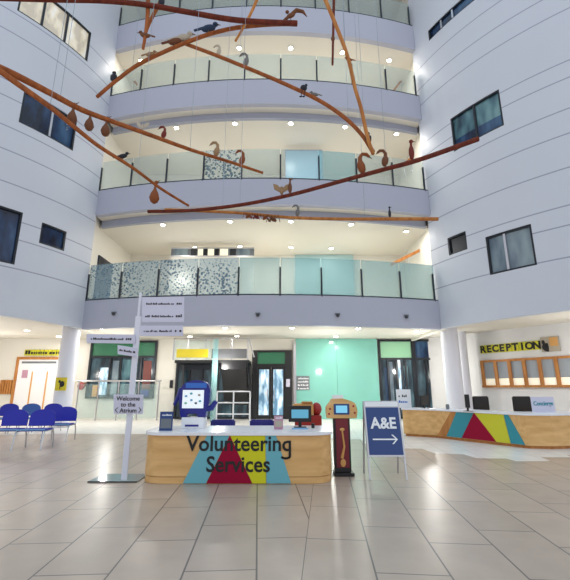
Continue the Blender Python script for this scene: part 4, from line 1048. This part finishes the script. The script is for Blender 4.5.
beam('B3', [(183, 43), (210, 53), (240, 65), (285, 84), (320, 101), (345, 118), (362, 135), (373, 152)], 10, 9, 3.2, 4.6, 'beammid', 'long orange pole sloping down to the right, upper centre')
beam('B4', [(322, -8), (337, 28), (348, 58), (355, 88), (361, 108), (367, 135), (373, 154)], 9.4, 8.9, 3.6, 4, 'beamlight', 'steep pole dropping from the top edge right of centre')
beam('B5', [(334, -8), (333.5, 20), (333, 42), (332.5, 65)], 9.8, 9.8, 2.6, 2, 'beamdark', 'thin vertical pole beside the steep pole', ())
beam('B6', [(148, -6), (147.5, 16), (145.5, 34), (143, 49)], 9.2, 9.2, 4, 2.6, 'beammid', 'short upright dark orange pole at the upper left', ())
beam('B7', [(165, -6), (156, 10), (149, 24), (144, 38)], 9.6, 9.6, 3.6, 2.4, 'beammid', 'short leaning pole crossing the upright one at upper left', ())
beam('B8', [(259, -5), (251, 13), (243, 28), (235.5, 41)], 9.8, 9.8, 3, 2.2, 'beamlight', 'short leaning pole left of the top pole tip', ())
beam('B9', [(-12, 63), (15, 75), (50, 93), (78, 108), (100, 117), (150, 135), (190, 149.5), (230, 162), (263, 173)], 7.5, 9.8, 6.4, 2.8, 'beammid', 'long orange pole sweeping down from the left edge, uppermost of that pair')
beam('B10', [(-12, 62), (15, 82), (50, 107), (78, 130), (100, 147), (133, 168), (160, 188), (189, 206)], 7.4, 9.4, 5.4, 2.6, 'beammid', 'orange pole below the long one from the left edge, dropping more steeply')
beam('B11', [(148, 211.5), (190, 210.5), (240, 205), (290, 195), (340, 181.5), (380, 170.5), (420, 159.5), (478, 139)], 9.4, 8.6, 3.6, 5.2, 'beamdark', 'longest dark red pole rising to the window on the right')
beam('B12', [(165, 209.5), (190, 210.5), (240, 213), (290, 217.5), (340, 219), (390, 219), (438, 219)], 9.9, 9.6, 3, 4, 'beamlight', 'pale horizontal pole, lowest of the sculpture')

def on_beam(key, px):
    best = None
    for p, r in zip(*beams[key]):
        d = p - camo.location; z = d.y * cp + d.z * sp; x = d.x / z * F + CX
        if best is None or abs(x - px) < best[0]: best = (abs(x - px), p, r)
    return best[1], best[2]
def on_beam_y(key, py):
    best = None
    for p, r in zip(*beams[key]):
        d = p - camo.location; z = d.y * cp + d.z * sp; y = CY - (-d.y * sp + d.z * cp) / z * F
        if best is None or abs(y - py) < best[0]: best = (abs(y - py), p, r)
    return best[1], best[2]
def bird(key, at, hpx, kind, face, m, label, byy=False, m2=None):
    p, r = (on_beam_y if byy else on_beam)(key, at)
    s = 1.15 * hpx * (p - camo.location).length / 440; f = face; bt = Vector((p.x, p.y, p.z))
    up = kind not in ('hang', 'bug')
    root = empty('felt_bird' if kind != 'bug' else 'felt_bug', tuple(bt + Vector((0, 0, r if up else -r))), label, 'bird' if kind != 'bug' else 'bug')
    B = bt + Vector((0, 0, r * .8)); mm = M[m]; m2 = M[m2] if m2 else mm
    def V(x, z, y=0): return B + Vector((x * s * f, y * s, z * s))
    ry = Matrix.Rotation(-f * .5, 3, 'Y')
    if kind == 'goose':       # upright body, S neck
        MB().ell(V(0, .34), (.2 * s, .17 * s, .3 * s), rot=Matrix.Rotation(f * .25, 3, 'Y')).build('body', mm, root, smooth=True)
        MB().tube([V(.0, .5), V(-.02, .7), V(.04, .86), V(.16, .95), V(.26, .9)], [.13 * s, .1 * s, .09 * s, .1 * s, .08 * s], 8).build('neck', mm, root, smooth=True)
        MB().tube([V(.24, .91), V(.4, .82)], [.045 * s, .012 * s], 6).build('beak', M['beak'], root)
        for y in (-.06, .06): MB().tube([V(0, .15, y), V(0, 0, y)], .025 * s, 5).build('leg', M['beak'], root)
        MB().tube([V(-.08, .2), V(-.26, .08)], [.08 * s, .02 * s], 6).build('tail', mm, root)
    elif kind == 'crow':      # horizontal body along the pole
        MB().ell(V(0, .36), (.46 * s, .2 * s, .22 * s), rot=Matrix.Rotation(-f * .25, 3, 'Y')).build('body', mm, root, smooth=True)
        MB().ell(V(.4, .66), (.17 * s, .14 * s, .15 * s)).build('head', m2, root, smooth=True)
        MB().tube([V(.5, .66), V(.74, .6)], [.06 * s, .012 * s], 6).build('beak', M['beak'], root)
        MB().slab([V(-.3, .3, -.08), V(-.85, .12, -.08), V(-.9, .2, -.08), V(-.35, .42, -.08)], (0, 1, 0), .1 * s).build('tail', mm, root)
        for y in (-.07, .07): MB().tube([V(.02, .2, y), V(.02, 0, y)], .025 * s, 5).build('leg', M['beak'], root)
    elif kind == 'arch':      # thin bird with arched neck bending down
        MB().ell(V(-.05, .35), (.18 * s, .15 * s, .32 * s), rot=Matrix.Rotation(f * .2, 3, 'Y')).build('body', mm, root, smooth=True)
        MB().tube([V(-.02, .5), V(.0, .8), V(-.12, .97), V(-.3, .96), V(-.42, .84)], [.11 * s, .09 * s, .08 * s, .08 * s, .06 * s], 8).build('neck', mm, root, smooth=True)
        MB().tube([V(-.4, .86), V(-.52, .74)], [.04 * s, .01 * s], 6).build('beak', M['beak'], root)
        MB().tube([V(-.03, .15), V(-.03, 0)], .03 * s, 5).build('leg', M['beak'], root)
    elif kind == 'owl':
        MB().ell(V(0, .38), (.22 * s, .18 * s, .4 * s)).build('body', mm, root, smooth=True)
        MB().ell(V(0, .84), (.15 * s, .14 * s, .15 * s)).build('head', m2, root, smooth=True)
        MB().tube([V(0, .84, -.12), V(.0, .8, -.2)], [.04 * s, .01 * s], 6).build('beak', M['beak'], root)
        for sgn in (-1, 1): MB().ell(V(sgn * .2, .4), (.06 * s, .12 * s, .28 * s)).build('wing', m2, root, smooth=True)
    elif kind == 'slim':
        MB().ell(V(0, .36), (.12 * s, .11 * s, .36 * s)).build('body', mm, root, smooth=True)
        MB().tube([V(0, .6), V(.01, .85)], [.06 * s, .05 * s], 8).build('neck', mm, root, smooth=True)
        MB().ell(V(.02, .92), (.09 * s, .08 * s, .09 * s)).build('head', m2, root, smooth=True)
        MB().tube([V(.06, .93), V(.2, .9)], [.03 * s, .01 * s], 6).build('beak', M['beak'], root)
    elif kind == 'wings':     # two wings raised in a V
        MB().ell(V(0, .3), (.13 * s, .15 * s, .26 * s)).build('body', mm, root, smooth=True)
        for sgn in (-1, 1):
            MB().slab([V(sgn * .05, .2), V(sgn * .55, .5), V(sgn * .62, .95), V(sgn * .3, .85), V(0, .5)], (0, 1, 0), .06 * s).build('wing', m2, root, bevel=.008)
        MB().ell(V(0, .62), (.1 * s, .1 * s, .1 * s)).build('head', mm, root, smooth=True)
    elif kind == 'glide':     # arched spread wings above the pole
        MB().ell(V(0, .45), (.3 * s, .12 * s, .16 * s), rot=ry).build('body', mm, root, smooth=True)
        MB().tube([V(0, .5), V(.35, .85), V(.75, .75), V(1.0, .35)], [.1 * s, .13 * s, .1 * s, .02 * s], 8).build('wing', m2, root, smooth=True)
        MB().tube([V(0, .5), V(-.3, .2), V(-.55, .0)], [.1 * s, .09 * s, .02 * s], 8).build('wing', m2, root, smooth=True)
        MB().ell(V(-.22, .72), (.12 * s, .1 * s, .11 * s)).build('head', mm, root, smooth=True)
        MB().tube([V(0, .35), V(0, 0)], .025 * s, 5).build('leg', M['beak'], root)
    elif kind == 'dangle':    # sits on the pole, long legs dangling
        MB().ell(V(.0, .3), (.27 * s, .2 * s, .27 * s)).build('body', mm, root, smooth=True)
        MB().ell(V(.2, .56), (.11 * s, .1 * s, .11 * s)).build('head', mm, root, smooth=True)
        for a in (-.2, .02):
            l = MB().tube([V(a + .12, .12, -.15), V(a, -.4, -.22), V(a, -.62, -.22)], .03 * s, 5).build('leg', mm, root)
            MB().ell(V(a - .05, -.66, -.22), (.12 * s, .06 * s, .06 * s)).build('foot', mm, l)
    elif kind == 'hang':      # plump body hanging below the pole
        B = bt + Vector((0, 0, -r * .8))
        MB().tube([V(0, .0), V(0, -.22)], .03 * s, 5).build('leg', M['beak'], root)
        MB().lathe(V(0, -1), [(.05 * s, 0), (.18 * s, .1 * s), (.26 * s, .3 * s), (.2 * s, .55 * s), (.08 * s, .8 * s), (.05 * s, 1.0 * s)], 12).build('body', mm, root, smooth=True)
        MB().ell(V(.03, .18), (.1 * s, .1 * s, .12 * s)).build('head', m2, root, smooth=True)
        MB().tube([V(.08, .22), V(.26, .34)], [.04 * s, .01 * s], 5).build('beak', M['beak'], root)
    elif kind == 'bug':       # clings below the pole with bent legs
        B = bt + Vector((0, 0, -r * .5))
        MB().ell(V(0, -.3), (.4 * s, .22 * s, .2 * s), rot=ry).build('body', mm, root, smooth=True)
        MB().ell(V(.4, -.42), (.15 * s, .14 * s, .14 * s)).build('head', m2, root, smooth=True)
        for a in (-.5, -.15, .2, .5):
            MB().tube([V(a * .5, -.28, -.15), V(a * 1.1, .12, -.25), V(a * 1.4, -.7, -.25)], .035 * s, 5).build('leg', mm, root)
BD = [
 ('B9', 75, 15, 'hang', 1, 'b_brown', 'brown felt bird hanging below the left pole, nearest the left window'),
 ('B9', 91, 14, 'hang', -1, 'b_brown', 'plump brown felt bird hanging second along the left pole'),
 ('B9', 106, 14, 'hang', 1, 'b_brown', 'reddish brown felt bird hanging third along the left pole'),
 ('B10', 155, 17, 'hang', 1, 'b_orange', 'rust coloured pot shaped bird hanging under the steeper left pole'),
 ('B10', 122, 9, 'crow', 1, 'b_dark', 'flat black felt bird perched on the steeper left pole'),
 ('B9', 142, 9, 'wings', 1, 'b_pale', 'pale felt bird with raised wings on the long left pole'),
 ('B9', 161, 12, 'arch', 1, 'b_red', 'brick red long necked bird on the long left pole'),
 ('B9', 219, 15, 'arch', 1, 'b_tan', 'tan bird with arched neck near the lower end of the long left pole'),
 ('B9', 243, 15, 'arch', 1, 'b_orange', 'rust bird with arched neck, last before the long left pole ends'),
 ('B2', 113, 10, 'owl', 1, 'b_dark', 'dark owl shaped bird at the lower end of the arching pole'),
 ('B2', 153, 8, 'crow', 1, 'b_tan', 'small tan bird climbing the arching pole, lowest of its three'),
 ('B2', 171, 12, 'crow', 1, 'b_brown', 'brown bird with tail raised on the arching pole'),
 ('B2', 185, 13, 'crow', 1, 'b_pale', 'pale brown bird beside the slate blue one on the arching pole'),
 ('B2', 206, 13, 'crow', 1, 'b_blue', 'slate blue bird perched on the arching pole under the top pole'),
 ('B1', 162, 9, 'owl', 1, 'b_dark', 'dark bird perched on the dark red pole at the very top'),
 ('B1', 291, 13, 'glide', 1, 'b_brown', 'brown bird with spread wings on the tip of the top pole'),
 ('B3', 221, 10, 'arch', 1, 'b_pale', 'pale grey curled bird on the upper centre pole, the left one'),
 ('B3', 245, 13, 'arch', 1, 'b_grey', 'grey arched bird on the upper centre pole, right of the curled one'),
 ('B3', 302, 11, 'dangle', 1, 'b_dark', 'black bird with long dangling legs seated on the centre pole'),
 ('B3', 317, 7, 'crow', -1, 'b_grey', 'little grey bird beside the dangling legged black bird'),
 ('B3', 368, 11, 'owl', 1, 'b_dark', 'dark bird where the centre pole meets the steep pole'),
 ('B11', 278, 13, 'wings', 1, 'b_tan', 'tan bird with heart shaped wings on the longest dark pole'),
 ('B11', 293, 16, 'slim', 1, 'b_brown', 'slim brown bird standing beside the heart winged bird'),
 ('B11', 363, 21, 'arch', -1, 'b_orange', 'large rust goose with hooked neck on the longest dark pole'),
 ('B11', 386, 17, 'arch', 1, 'b_brown', 'brown bird right of the large rust goose on the dark pole'),
 ('B11', 415, 20, 'slim', 1, 'b_red', 'tall thin red brown bird near the right wall on the dark pole'),
 ('B12', 300, 12, 'arch', 1, 'b_grey', 'grey bird with curled neck standing on the pale horizontal pole'),
 ('B12', 387, 11, 'slim', 1, 'b_dark', 'dark green small bird near the right end of the pale pole'),
 ('B12', 245, 7, 'bug', 1, 'b_orange', 'rust felt bug under the pale pole, leftmost of the four'),
 ('B12', 255, 7, 'bug', -1, 'b_red', 'brick red felt bug under the pale pole, second of the four'),
 ('B12', 264, 7, 'bug', 1, 'b_orange', 'rust felt bug under the pale pole, third of the four'),
 ('B12', 274, 9, 'bug', -1, 'b_brown', 'brown felt bug under the pale pole, rightmost of the four'),
]
for b_ in BD: bird(*b_)
bird('B5', 44, 6, 'owl', 1, 'b_brown', 'little brown bird clinging to the thin vertical pole', byy=True)
bird('B4', 63, 6, 'crow', -1, 'b_orange', 'little rust bird clinging halfway down the steep pole', byy=True)
bird('B6', 40, 9, 'crow', -1, 'b_brown', 'brown bird at the foot of the short upright pole', byy=True)

# ------------------------------------------------------------------ light
w = bpy.data.worlds.new('sky'); SC.world = w; w.use_nodes = True
wn = w.node_tree; bg = wn.nodes['Background']; bg.inputs['Strength'].default_value = 1.05
wt = wn.nodes.new('ShaderNodeTexCoord'); sx3 = wn.nodes.new('ShaderNodeSeparateXYZ'); wr = wn.nodes.new('ShaderNodeValToRGB')
wn.links.new(wt.outputs['Generated'], sx3.inputs[0]); wn.links.new(sx3.outputs['Z'], wr.inputs['Fac']); wn.links.new(wr.outputs['Color'], bg.inputs['Color'])
wr.color_ramp.elements[0].position = .15; wr.color_ramp.elements[0].color = (.92, .90, .92, 1); wr.color_ramp.elements[1].position = .75; wr.color_ramp.elements[1].color = (.64, .83, 1.0, 1)
SC.view_settings.view_transform = 'Standard'; SC.view_settings.look = 'None'; SC.view_settings.gamma = 1; SC.view_settings.use_curve_mapping = False
SC.view_settings.exposure = 0.0
SC.cycles.use_denoising = True; SC.cycles.max_bounces = 8; SC.cycles.transparent_max_bounces = 12
SC.cycles.sample_clamp_indirect = 4
for o in SC.objects:
    if '_o' in o: del o['_o']
